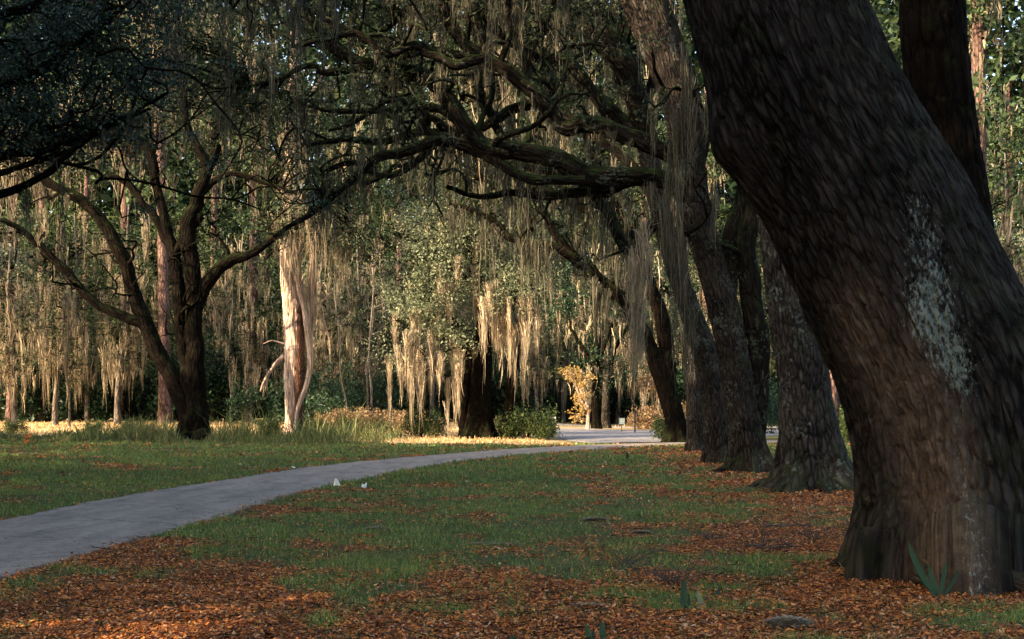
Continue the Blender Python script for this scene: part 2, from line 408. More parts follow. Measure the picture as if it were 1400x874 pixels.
def hero_extra(t, c, mp):
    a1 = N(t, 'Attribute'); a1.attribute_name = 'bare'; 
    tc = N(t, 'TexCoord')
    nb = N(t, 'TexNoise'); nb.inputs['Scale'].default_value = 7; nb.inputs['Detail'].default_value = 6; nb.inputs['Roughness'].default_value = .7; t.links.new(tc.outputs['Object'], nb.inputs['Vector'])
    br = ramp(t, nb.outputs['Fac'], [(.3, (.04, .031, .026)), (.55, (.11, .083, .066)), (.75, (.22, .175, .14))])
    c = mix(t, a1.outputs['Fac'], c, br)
    a2 = N(t, 'Attribute'); a2.attribute_name = 'lichen'
    mp2 = N(t, 'Mapping'); mp2.inputs['Scale'].default_value = (1, 1, .45); t.links.new(tc.outputs['Object'], mp2.inputs[0])
    nl = N(t, 'TexNoise'); nl.inputs['Scale'].default_value = 30; nl.inputs['Detail'].default_value = 7; nl.inputs['Roughness'].default_value = .72; t.links.new(mp2.outputs[0], nl.inputs['Vector'])
    ad = N(t, 'Math'); ad.operation = 'MULTIPLY_ADD'; t.links.new(a2.outputs['Fac'], ad.inputs[0]); ad.inputs[1].default_value = .42; t.links.new(nl.outputs['Fac'], ad.inputs[2])
    mr = N(t, 'MapRange'); mr.inputs['From Min'].default_value = .78; mr.inputs['From Max'].default_value = .90; mr.inputs['To Max'].default_value = .85
    t.links.new(ad.outputs[0], mr.inputs['Value'])
    return mix(t, mr.outputs[0], c, (.24, .30, .27))

M = {}
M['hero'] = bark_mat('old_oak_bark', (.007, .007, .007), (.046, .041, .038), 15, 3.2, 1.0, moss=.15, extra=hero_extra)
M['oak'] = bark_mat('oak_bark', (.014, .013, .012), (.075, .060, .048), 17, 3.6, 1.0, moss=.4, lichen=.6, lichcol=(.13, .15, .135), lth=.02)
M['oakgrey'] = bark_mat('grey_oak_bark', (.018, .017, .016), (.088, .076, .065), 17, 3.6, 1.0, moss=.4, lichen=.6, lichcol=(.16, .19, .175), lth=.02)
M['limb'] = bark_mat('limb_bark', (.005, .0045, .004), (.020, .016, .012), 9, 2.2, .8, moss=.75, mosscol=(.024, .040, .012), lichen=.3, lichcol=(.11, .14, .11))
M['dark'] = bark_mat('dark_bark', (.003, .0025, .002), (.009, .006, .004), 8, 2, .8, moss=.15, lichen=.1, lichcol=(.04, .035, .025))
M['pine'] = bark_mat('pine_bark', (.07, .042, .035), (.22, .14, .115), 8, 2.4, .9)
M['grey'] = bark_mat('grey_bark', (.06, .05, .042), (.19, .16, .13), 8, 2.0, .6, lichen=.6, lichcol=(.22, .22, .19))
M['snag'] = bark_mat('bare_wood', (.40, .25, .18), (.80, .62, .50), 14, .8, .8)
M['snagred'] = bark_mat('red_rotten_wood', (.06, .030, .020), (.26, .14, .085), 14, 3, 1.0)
M['leaf'] = leaf_mat('oak_leaf', [(0, (.012, .026, .014)), (.5, (.036, .056, .024)), (1, (.09, .11, .045))], .35)
M['leafblue'] = leaf_mat('dark_oak_leaf', [(0, (.012, .032, .028)), (.6, (.034, .068, .050)), (1, (.08, .13, .085))], .25, .45)
M['leafsilver'] = leaf_mat('silver_oak_leaf', [(0, (.08, .105, .06)), (.5, (.16, .19, .11)), (1, (.30, .32, .20))], .3)
M['leafgreen'] = leaf_mat('fresh_leaf', [(0, (.018, .040, .014)), (.5, (.045, .075, .022)), (1, (.11, .13, .04))], .4)
M['farleaf'] = leaf_mat('far_leaf', [(0, (.008, .020, .012)), (.6, (.022, .040, .020)), (1, (.06, .08, .035))], .3, .8, False)
M['leafdeep'] = leaf_mat('deep_green_leaf', [(0, (.008, .022, .012)), (.6, (.018, .045, .022)), (1, (.04, .08, .035))], .25, .4)
M['leafgold'] = leaf_mat('yellow_leaf', [(0, (.22, .13, .03)), (.5, (.45, .30, .09)), (1, (.62, .48, .20))], .4)
M['leafrust'] = leaf_mat('rust_leaf', [(0, (.11, .07, .035)), (.5, (.25, .16, .08)), (1, (.45, .33, .19))], .35)
M['needle'] = leaf_mat('pine_needle', [(0, (.02, .04, .015)), (1, (.07, .10, .04))], .2)
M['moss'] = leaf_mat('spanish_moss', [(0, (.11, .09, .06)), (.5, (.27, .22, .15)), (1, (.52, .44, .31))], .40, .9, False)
M['mosslit'] = leaf_mat('sunlit_spanish_moss', [(0, (.20, .16, .11)), (.5, (.40, .33, .23)), (1, (.64, .55, .40))], .40, .9, False)  # brighter copy of the same moss, sunlight put into the colour
M['mossshade'] = leaf_mat('shaded_spanish_moss', [(0, (.040, .038, .028)), (.5, (.095, .092, .066)), (1, (.20, .185, .13))], .40, .9, False)  # darker, greyer copy of the same moss, canopy shade put into the colour
M['litter'] = leaf_mat('fallen_leaf', [(0, (.04, .016, .012)), (.3, (.20, .062, .020)), (.6, (.56, .18, .038)), (.85, (.62, .26, .065)), (1, (.62, .42, .26))], .15, .6)
M['grass'] = leaf_mat('grass_blade', [(0, (.055, .09, .028)), (.5, (.12, .205, .050)), (.85, (.20, .30, .085)), (1, (.40, .34, .17))], .3, .6, True, (.9, (.17, .18, .065)))
M['drygrass'] = leaf_mat('straw_blade', [(0, (.30, .17, .06)), (.5, (.55, .38, .18)), (1, (.75, .60, .36))], .35, .7, False)
M['weed'] = leaf_mat('weed_leaf', [(0, (.04, .065, .025)), (.5, (.10, .14, .045)), (1, (.22, .22, .09))], .35, .6, True, (.35, (.24, .19, .08)))
M['ground'] = ground_mat()
M['path'] = asphalt_mat('path_asphalt', (.12, .10, .085), (.29, .24, .195))
M['road'] = asphalt_mat('road_asphalt', (.18, .17, .17), (.28, .26, .25))

# ------------------------------------------------------------------ ground sheet
def axis(lo, hi, d, far, k=1.25):
    a = list(np.arange(lo, hi + d / 2, d)); s = d; x = a[-1]
    while x < far: s *= k; x += s; a.append(x)
    s = d; x = a[0]; pre = []
    while x > -far: s *= k; x -= s; pre.append(x)
    return np.array(pre[::-1] + a)
xs = axis(-34, 26, .25, 900); ys = axis(2, 104, .25, 900)
GX, GY = np.meshgrid(xs, ys, indexing='ij'); pdv = pathdist(GX, GY)
GZ = gz(GX, GY, pdv); GZ -= 0.03 * sstep(1.6, 1.1, pdv)
nx, ny = GX.shape
i, j = np.meshgrid(np.arange(nx - 1), np.arange(ny - 1), indexing='ij'); a = (i * ny + j).ravel()
V = np.stack([GX.ravel(), GY.ravel(), GZ.ravel()], 1)
g = mk('ground', V, [np.stack([a, a + ny, a + ny + 1, a + 1], 1)], M['ground'], attrs={'litter': litter(GX, GY).ravel(), 'straw': straw(GX, GY).ravel()})
tag(g, kind='structure')

def strip(name, L, R, mat, nL=160, lift=.012, jag=.07, thick=.05, m=8):
    L = catmull(L, nL); R = catmull(R, nL)
    jl = (fbm(np.arange(nL) * .6, np.zeros(nL), 1, 3) - .5) * jag * 2; jr = (fbm(np.arange(nL) * .6, np.zeros(nL), 6, 3) - .5) * jag * 2
    D = R - L; D /= np.linalg.norm(D, axis=1)[:, None]
    L = L + D * jl[:, None]; R = R + D * jr[:, None]
    rows = [L + (R - L) * t for t in np.linspace(0, 1, m)]
    A = np.stack(rows, 1)  # nL,m,2
    z = gbase(A[..., 0], A[..., 1]) + lift + .02 * (1 - (np.linspace(-1, 1, m) ** 2))[None, :]
    top = np.concatenate([A, z[..., None]], -1)
    skL = top[:, :1].copy(); skL[..., 2] -= thick; skR = top[:, -1:].copy(); skR[..., 2] -= thick
    A = np.concatenate([skL, top, skR], 1); mm = m + 2
    i, j = np.meshgrid(np.arange(nL - 1), np.arange(mm - 1), indexing='ij'); a = (i * mm + j).ravel()
    return tag(mk(name, A.reshape(-1, 3), [np.stack([a, a + 1, a + mm + 1, a + mm], 1)], mat, smooth=False), kind='structure')
strip('path', PL, PR, M['path'], 240, .012, .13)
strip('road', np.array([(1.6, 84), (2.0, 75), (2.6, 67), (3.4, 61)]), np.array([(22, 90), (17, 80), (12, 72), (9.2, 63.5)]), M['road'], 60, .004, .1, .05, 12)
strip('far_road', np.array([(1.5, 96.5), (8, 96.5), (20, 96), (60, 95)]), np.array([(1.5, 93), (8, 93), (20, 92), (60, 91)]), M['road'], 60, .02, .05, .05)

# ------------------------------------------------------------------ scatter on ground
def fan(n, y0, y1, pw=1.0, pad=1.0):
    u = rng.random(n); Y = y0 * (y1 / y0) ** (u ** pw); X = (rng.random(n) * 2 - 1) * (.375 * Y + pad); return X, Y

def grass_blades(name, n, y0, y1, hmin, hmax, mat, test, wpx=.5, extra_kind=True, lab=None, cat='grass'):
    X, Y = fan(n, y0, y1)
    k = rng.random(n) < test(X, Y); X, Y = X[k], Y[k]; n = len(X)
    # tuft clustering
    z = gz(X, Y) - .005
    tuft = fbm(X * 3, Y * 3, 2, 2)
    h = (hmin + (hmax - hmin) * rng.random(n) ** 1.6) * (.45 + 1.2 * tuft)
    if name == 'tall_weeds': h *= (.18 + 1.9 * sstep(.38, .72, fbm(X * .55, Y * .35, 21, 3))) * (1.15 - .75 * sstep(-15, -22, X))
    ang = rng.random(n) * 2 * np.pi; w = np.maximum(.004, Y / 1422 * wpx) * (.6 + .8 * rng.random(n))
    u = np.stack([np.cos(ang), np.sin(ang), np.zeros(n)], 1); lean = rng.normal(size=(n, 3)) * .45; lean[:, 2] = 1
    lean /= np.linalg.norm(lean, axis=1)[:, None]
    B = np.stack([X, Y, z], 1)
    mid = B + lean * (h * .55)[:, None]; l2 = lean.copy(); l2[:, 2] *= .45; tip = mid + l2 * (h * .55)[:, None]
    V = np.stack([B - u * w[:, None] * .5, B + u * w[:, None] * .5, mid + u * w[:, None] * .4, mid - u * w[:, None] * .4, tip], 1).reshape(-1, 3)
    b = np.arange(n)[:, None] * 5
    return tag(mk(name, V, [b + np.array([0, 1, 2, 3]), b + np.array([3, 2, 4])], mat, smooth=False), lab, cat, kind='stuff')

def offpath(X, Y, d=1.42): return (pathdist(X, Y) > d + .12 * (fbm(X * 3, Y * 3, 5, 2) - .5)).astype(float)
def offroad(X, Y): return 1 - ((X > 1.5) & (Y > 60) & (Y < 97)).astype(float)
def t_grass(X, Y):
    return (1.06 - litter(X, Y)) ** 1.1 * offpath(X, Y) * offroad(X, Y) * (.14 + 1.05 * sstep(.36, .62, fbm(X * 1.1, Y * .9, 11, 3))) * (1 - straw(X, Y))
grass_blades('grass', 330000, 9.2, 30, .03, .11, M['grass'], t_grass, .62, lab='short green grass growing between the fallen leaves beside the path')
grass_blades('far_grass', 260000, 29, 75, .05, .16, M['grass'], t_grass, .75, lab='green grass verge further along both sides of the path')
def t_weed(X, Y): return sstep(57, 63, Y + 2 * (fbm(X * .4, Y * .4, 1, 2) - .5)) * sstep(75.5, 71, Y + 4 * (fbm(X * .6, Y * .6, 2, 2) - .5)) * sstep(-4.5, -8, X) * .8
grass_blades('tall_weeds', 150000, 52, 76, .10, .80, M['weed'], t_weed, .8, lab='tall tangled green weeds around the foot of the dark left-hand oak')
grass_blades('dry_grass', 90000, 54, 100, .06, .22, M['drygrass'], lambda X, Y: straw(X, Y) * offroad(X, Y) * offpath(X, Y, 1.6) * .8, .9, lab='sunlit straw coloured dry grass of the clearing at the edge of the woods')

def fallen(name, n, y0, y1, size, test, lab):
    X, Y = fan(n, y0, y1); k = rng.random(n) < test(X, Y); X, Y = X[k], Y[k]; n = len(X)
    z = gz(X, Y) + rng.random(n) ** 2 * .035 + .004
    C = np.stack([X, Y, z], 1)
    nrm = rng.normal(size=(n, 3)) * .38; nrm[:, 2] = 1; nrm /= np.linalg.norm(nrm, axis=1)[:, None]
    a = rng.normal(size=(n, 3)); a -= nrm * (a * nrm).sum(1)[:, None]; a /= np.linalg.norm(a, axis=1)[:, None]; b = np.cross(nrm, a)
    s = (size * np.maximum(1, Y / 17) * (.4 + 1.3 * rng.random(n) ** 1.7))[:, None]; w = s * (.24 + .35 * rng.random((n, 1))); cu = s * rng.normal(size=(n, 1)) * .22
    V = np.stack([C - a * s + nrm * cu, C - a * s * .2 + b * w, C + a * s * .55 + b * w * .7 + nrm * cu * .4, C + a * s * 1.05 + nrm * cu, C + a * s * .5 - b * w * .75 + nrm * cu * .5, C - a * s * .3 - b * w], 1).reshape(-1, 3)
    q = np.arange(n)[:, None] * 6
    V[:, 2] = np.maximum(V[:, 2], np.repeat(z - .02, 6))
    return tag(mk(name, V, [q + np.array([0, 1, 2, 5]), q + np.array([5, 2, 3, 4])], M['litter'], smooth=False), lab, 'fallen leaves', kind='stuff')
def t_lit(X, Y): return (litter(X, Y) ** 1.2 * .92 + .08) * (offpath(X, Y, 1.38) + .02 + .25 * sstep(1.05, 1.42, pathdist(X, Y))) * offroad(X, Y) * (1 - straw(X, Y) * .8)
fallen('leaf_litter', 420000, 9.2, 30, .016, t_lit, 'orange brown fallen leaves strewn over the ground under the oaks')
fallen('far_leaf_litter', 130000, 29, 70, .021, t_lit, 'rusty fallen leaves around the further trunks of the oak row')

def debris():
    n = 5000; X, Y = fan(n, 9.2, 32); k = rng.random(n) < (.15 + litter(X, Y)) * offpath(X, Y, 1.3); X, Y = X[k], Y[k]; n = len(X)
    z = gz(X, Y) + .012 + .03 * rng.random(n); a = rng.random(n) * 6.28; L = (.04 + .16 * rng.random(n) ** 2)[:, None]
    u = np.stack([np.cos(a), np.sin(a), rng.normal(size=n) * .12], 1); C = np.stack([X, Y, z], 1); v = np.cross(u, [0, 0, 1.0]); v /= np.linalg.norm(v, axis=1)[:, None]; r = .0035; m_ = C + v * L * .12 * rng.normal(size=(n, 1))
    V = np.stack([C - u * L - v * r, C - u * L + v * r, m_ + v * r, m_ - v * r + [0, 0, .006], C + u * L + v * r * .4, C + u * L - v * r * .4], 1).reshape(-1, 3); q = np.arange(n)[:, None] * 6
    tag(mk('twig_litter', V, [q + np.array([0, 1, 2, 3]), q + np.array([3, 2, 4, 5])], M['dark'], smooth=False), 'small broken twigs scattered through the fallen leaves', 'twigs', kind='stuff')
debris()

# ------------------------------------------------------------------ trees
def limb_pts(spec, Y, dys=None):
    """spec [(x,y,hw)], optional 4th = depth offset"""
    pts = []; r = []
    for s in spec:
        d = Y + (s[3] if len(s) > 3 else 0.0)
        pts.append(P(s[0], s[1], d)); r.append(s[2] * d / F)
    return np.array(pts), np.array(r)

def wander(a, b, n=6, amp=.18, sag=0.0):
    t = np.linspace(0, 1, n)[:, None]; L = np.linalg.norm(b - a)
    m = a * (1 - t) + b * t; w = np.cumsum(rng.normal(size=(n, 3)), 0); w -= w[-1] * t; w *= np.sin(np.pi * t)
    m = m + w * amp * L / math.sqrt(n); m[:, 2] += (np.sin(np.pi * t) * sag * L)[:, 0]; m[0] = a; m[-1] = b
    return m

def foliage(root, skel, blobs, leafmat, lsize, lper, cr, mossmat=None, mper=0, mlen=(.5, 1.6), mk_=8, mw=.03, mwid=.25, limbmoss=0, filt=True, twigmat=None, tw=.03, thin=0, leafn='crown', sub=4, side=0.0):
    skelP = np.concatenate([catmull(s[0], max(4, len(s[0]) * 4)) for s in skel])
    tw_mb = MB(); LC = []; MA = []; ML = []
    for (c, rad, n) in blobs:
        c = np.asarray(c, float); rad = np.asarray(rad, float)
        for _ in range(n):
            d = rand_unit(1)[0] * (rng.random() ** .45); q = c + d * rad
            if q[2] < .4: continue
            ds = np.linalg.norm(skelP - q, axis=1) + np.maximum(0, skelP[:, 2] - q[2]) * .6; s = skelP[int(np.argmin(ds))]
            L = np.linalg.norm(q - s)
            pl = wander(s, q, 6, .22, .05)
            if L < 9: tw_mb.add(*tube(pl, np.linspace(tw * (1 + .22 * L), .008, 6), 5, 8, lump=.15, seed=int(rng.integers(99)), cap=False))
            # side twigs
            for _k in range(sub):
                e = q + rand_unit(1)[0] * cr * np.array([1.25, 1.25, .8]); st = pl[int(rng.integers(2, 6))]
                tw_mb.add(*tube(wander(st, e, 4, .2), np.linspace(.018 * tw / .03, .005, 4), 4, 5, lump=0, cap=False))
                m = max(1, lper // sub)
                LC.append(e + rng.normal(size=(m, 3)) * cr * np.array([.42, .42, .26]))
            for _k in range(mper):
                MA.append(pl[int(rng.integers(2, 6))] + rng.normal(size=3) * cr * .35); ML.append(mlen[0] + (mlen[1] - mlen[0]) * rng.random() ** 1.6)
    if limbmoss:
        for (pts, r) in skel[1:]:
            L = np.linalg.norm(np.diff(pts, axis=0), axis=1).sum(); k = int(L * limbmoss)
            Q = catmull(np.hstack([pts, r[:, None]]), 200)
            for q in Q[rng.integers(20, 200, k)]:
                MA.append(q[:3] - np.array([0, 0, q[3] * .6]) + rng.normal(size=3) * q[3] * np.array([.4, .4, .2])); ML.append((mlen[0] + (mlen[1] - mlen[0]) * rng.random() ** 1.8))
    if side:
        for (pts, r) in skel[1:]:
            Q = catmull(np.hstack([pts, r[:, None]]), 60); Lq = np.linalg.norm(np.diff(Q[:, :3], axis=0), axis=1).sum()
            for _ in range(int(Lq * side)):
                i_ = int(rng.integers(12, 58)); p0 = Q[i_, :3]; tg = Q[i_ + 1, :3] - Q[i_ - 1, :3]; tg /= np.linalg.norm(tg) + 1e-9
                dr = tg * .6 + rand_unit(1)[0] * np.array([1, .8, .8]) + (0, 0, .25); dr /= np.linalg.norm(dr); ll = .8 + 2.6 * rng.random() ** 1.4; r0 = min(Q[i_, 3] * .6, .025 + .022 * ll)
                w1 = wander(p0, p0 + dr * ll, 8, .34, .08); tw_mb.add(*tube(w1, np.linspace(r0, .012, 8), 6, 18, lump=.2, cap=False))
                for _k in range(3):
                    j_ = int(rng.integers(2, 8)); e = w1[j_] + (dr * .5 + rand_unit(1)[0] * .8) * ll * .45
                    tw_mb.add(*tube(wander(w1[j_], e, 6, .3), np.linspace(r0 * .5, .007, 6), 5, 10, lump=0, cap=False))
                    if rng.random() < .5 and lper: LC.append(e + rng.normal(size=(lper // 3, 3)) * cr * np.array([.3, .3, .16]))
                    if mper and rng.random() < .45: MA.append(e); ML.append(mlen[0] + (mlen[1] - mlen[0]) * rng.random() ** 2)
    if tw_mb.v: tw_mb.build('branches', twigmat or M['dark'], root)
    if LC:
        C = np.concatenate(LC); 
        if filt: C = C[~lit_drop(C, filt == 'side')]
        if not len(C): return
        V, f = leaf_geo(C, lsize); mk(leafn, V, [f], leafmat, root, smooth=False)
    if MA:
        A = np.array(MA); Ls = np.array(ML)
        Ls = np.minimum(Ls, np.maximum(.15, A[:, 2] - .35))
        if filt: k = ~lit_drop(A, filt == 'side'); A, Ls = A[k], Ls[k]
        V, f = moss_geo(A, Ls, mwid, mk_, mw); 
        if len(V): tag(mk('hanging_moss', V, [f], mossmat or M['moss'], root, smooth=False), kind='stuff')

def trunk_part(root, spec, bark, seg, nn, amp, flare=.0, lobes=5, seed=0, lump=.08, bf=6, name='trunk', knobs=(), mat=None, crook=0):
    V, f, uv = tube(spec[0], spec[1], seg, nn, amp, bf, lump, flare, lobes, seed, True, knobs, crook)
    return mk(name, V, f, mat or bark, root, uv)

def roots(root, base, r, n, mat, seed, reach=1.1):
    g_ = np.random.default_rng(seed)
    for k in range(n):
        a_ = 6.283 * (k + .5 * g_.random()) / n + .4; d_ = np.array([math.cos(a_), math.sin(a_), 0]); L_ = r * reach * (.8 + .6 * g_.random()); sd = np.array([-d_[1], d_[0], 0]) * g_.normal() * .15
        zb = base[2]
        pts = np.array([base + d_ * r * .45 + (0, 0, .22 * r), base + d_ * r * .9 + (0, 0, .16 * r), base + d_ * (r + L_ * .35) + sd * .5 + (0, 0, .05), base + d_ * (r + L_ * .75) + sd + (0, 0, -.02), base + d_ * (r + L_) + sd * 1.6 + (0, 0, -.12)])
        V, f, uv = tube(pts, np.array([.26, .25, .17, .10, .04]) * r, 26, 50, .014, 12, .25, seed=seed + k, crook=.8)
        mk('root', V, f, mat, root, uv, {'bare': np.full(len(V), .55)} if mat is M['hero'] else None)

def tree(name, label, cat, trunk, limbs, Y, bark, limbmat=None, seg=40, nn=60, amp=.02, flare=.5, seed=0, group=None, lump=.08, bf=6, lobes=5, tcrook=0, nroots=0, **fol):
    tp = limb_pts(trunk, Y); b = tp[0][0]; gz0 = float(gz(b[0], b[1]))
    tp[0][0][2] = gz0 - .06
    root = empty(name, (b[0], b[1], gz0), label, cat, group)
    trunk_part(root, tp, bark, seg, nn, amp, flare, lobes, seed, lump, bf, crook=tcrook)
    if nroots: roots(root, np.array([b[0], b[1], gz0]), tp[1][0] * 1.05, nroots, bark, seed + 3)
    skel = [tp]
    for k, l in enumerate(limbs):
        lp = limb_pts(l, Y); skel.append(lp)
        trunk_part(root, lp, limbmat or bark, max(10, seg // 2), max(30, len(l) * 12), amp * .6, 0, 5, seed + k + 1, .2, bf, 'limb', crook=.6)
    if fol and Y > 80: fol['filt'] = False
    if fol: foliage(root, skel, twigmat=limbmat or bark, **fol)
    return root, skel

R_ = lambda px, Y: px * Y / F
def B(x, y, Y, rx, ry, rz, n):   # blob in photo pixels at a depth, radii in metres
    return (P(x, y, Y), (rx, rz, ry), n)

# --- hero leaning oak
def hero():
    Y = 13.55
    spec = [(1345, 806, 134), (1342, 740, 134), (1330, 650, 134), (1302, 540, 134), (1256, 430, 134), (1200, 310, 131), (1142, 200, 126), (1094, 100, 124), (1058, 0, 118), (1018, -120, 108), (975, -260, 96)]
    dep = Y + np.linspace(0, 1.2, len(spec)); tp = [np.array([P(q[0], q[1], d_) for q, d_ in zip(spec, dep)]), np.array([q[2] * d_ / F for q, d_ in zip(spec, dep)])]
    b = tp[0][0]; z0 = float(gz(b[0], b[1])); tp[0][0][2] = z0 - .02
    tp = (np.vstack([b + (.03, 0, -.40), tp[0]]), np.concatenate([[tp[1][0]], tp[1]]))
    root = empty('leaning_oak', (b[0], b[1], z0), 'huge dark oak trunk leaning left in the right foreground, with pale lichen', 'tree')
    # local angle: frame U starts at +Y (away); W = T x U -> points to +X*-1... knob on the left edge
    V, f, uv = tube(tp[0], tp[1], 640, 900, .030, 12, .07, .75, 7, 3.0, True, [(5.35, math.pi * .5, .40, .20), (4.75, math.pi * .5, .2, .06), (2.2, math.pi * 1.2, .5, .08), (1.2, math.pi * .55, .3, -.05)])
    px = CX + V[:, 0] / V[:, 1] * F; py = HY + (CH - V[:, 2]) / V[:, 1] * F
    nz = fbm(V[:, 0] * 1.6, V[:, 1] * 1.6, V[:, 2] * .8, 3) - .5
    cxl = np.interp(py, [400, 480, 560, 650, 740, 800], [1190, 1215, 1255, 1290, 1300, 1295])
    bare = np.exp(-((px - cxl) / 62) ** 4) * sstep(350, 520, py + nz * 200); bare = np.clip(bare * (1 + nz * 1.6), 0, 1) * .9  # weight of a lighter brown tone down the lower middle of the trunk
    cl = np.interp(py, [150, 250, 350, 450, 520, 600, 700, 790], [1215, 1255, 1262, 1285, 1315, 1312, 1330, 1335])
    wl = np.interp(py, [150, 350, 430, 520, 600, 700, 790], [25, 50, 62, 40, 22, 30, 38])
    lich = np.exp(-((px - cl) / wl) ** 2) * sstep(60, 300, py) * np.interp(py, [0, 300, 430, 500, 560, 680, 780], [.35, .7, 1.0, .95, .5, .6, .6])
    lich = np.maximum(lich * (1 + nz), .45 * np.exp(-((px - 985) / 30) ** 2 - ((py - 150) / 60) ** 2)) 
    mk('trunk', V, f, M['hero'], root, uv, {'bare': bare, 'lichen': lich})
    roots(root, np.array([b[0], b[1], z0]), .97, 8, M['hero'], 21, .38)
    limbs = [[(975, -230, 80), (900, -420, 60), (760, -560, 45), (560, -640, 30), (350, -700, 12)], [(985, -240, 80), (1080, -480, 60), (1260, -650, 40), (1450, -760, 15)], [(970, -250, 60, .5), (900, -500, 40, -2), (800, -700, 25, -5), (700, -900, 8, -6)]]
    sk = [tp]
    for k, l in enumerate(limbs):
        lp = limb_pts(l, 14.5); sk.append(lp); trunk_part(root, lp, M['limb'], 30, 60, .015, 0, 5, k, .12, 6, 'limb')
    bl = [((-2, 13, 10.5), (4, 4, 1.6), 26), ((5, 13, 10.5), (4.5, 5, 1.8), 26), ((1, 6, 11), (5, 4, 1.5), 22)]
    foliage(root, sk, bl, M['leaf'], .11, 160, .8, M['mossshade'], 1, (.4, .9), 8, .02, .2)
hero()

# --- second oak
tree('oak_tree', 'upright flaring oak trunk with deep ridged bark, just behind the leaning foreground oak', 'tree',
     [(1113, 676, 44), (1110, 640, 39), (1104, 580, 37), (1096, 500, 35), (1084, 420, 33), (1070, 330, 30), (1058, 250, 28), (1045, 150, 27), (1025, 40, 25), (1000, -80, 22)],
     [[(1030, 60, 20), (980, -60, 17), (900, -160, 14), (780, -240, 9), (640, -300, 4)], [(1040, 100, 18), (1080, -40, 15), (1150, -160, 10), (1250, -260, 4)]],
     26.6, M['oakgrey'], M['limb'], 260, 420, .026, .8, 4, lump=.1, bf=13, nroots=6, lobes=5,
     blobs=[((3, 26, 13.0), (5, 5, 2), 30), ((-2.5, 25, 13.5), (4, 4, 1.4), 20), ((10, 26, 12), (5, 5, 3), 26)], leafmat=M['leaf'], lsize=.13, lper=170, cr=.9, mossmat=M['mossshade'], mper=2, mlen=(.5, 2.2), mk_=10, mw=.022, mwid=.22, limbmoss=3)

# --- thick dark trunk partly hidden behind the hero
tree('oak_tree', 'thick dark upright trunk rising behind the upper part of the leaning oak', 'tree',
     [(1346, 716, 52), (1340, 600, 47), (1328, 450, 45), (1310, 300, 44), (1292, 180, 44), (1278, 60, 44), (1272, -60, 42), (1268, -250, 36)],
     [[(1270, -150, 24), (1200, -320, 16), (1100, -420, 6)]],
     19.2, M['dark'], M['dark'], 160, 260, .022, .4, 9, bf=13,
     blobs=[((6, 19.5, 10.5), (3, 3, 1.5), 18)], leafmat=M['leaf'], lsize=.12, lper=140, cr=.8, mossmat=M['mossshade'], mper=1, mlen=(.4, 1.4), mk_=8, mw=.018, mwid=.2)

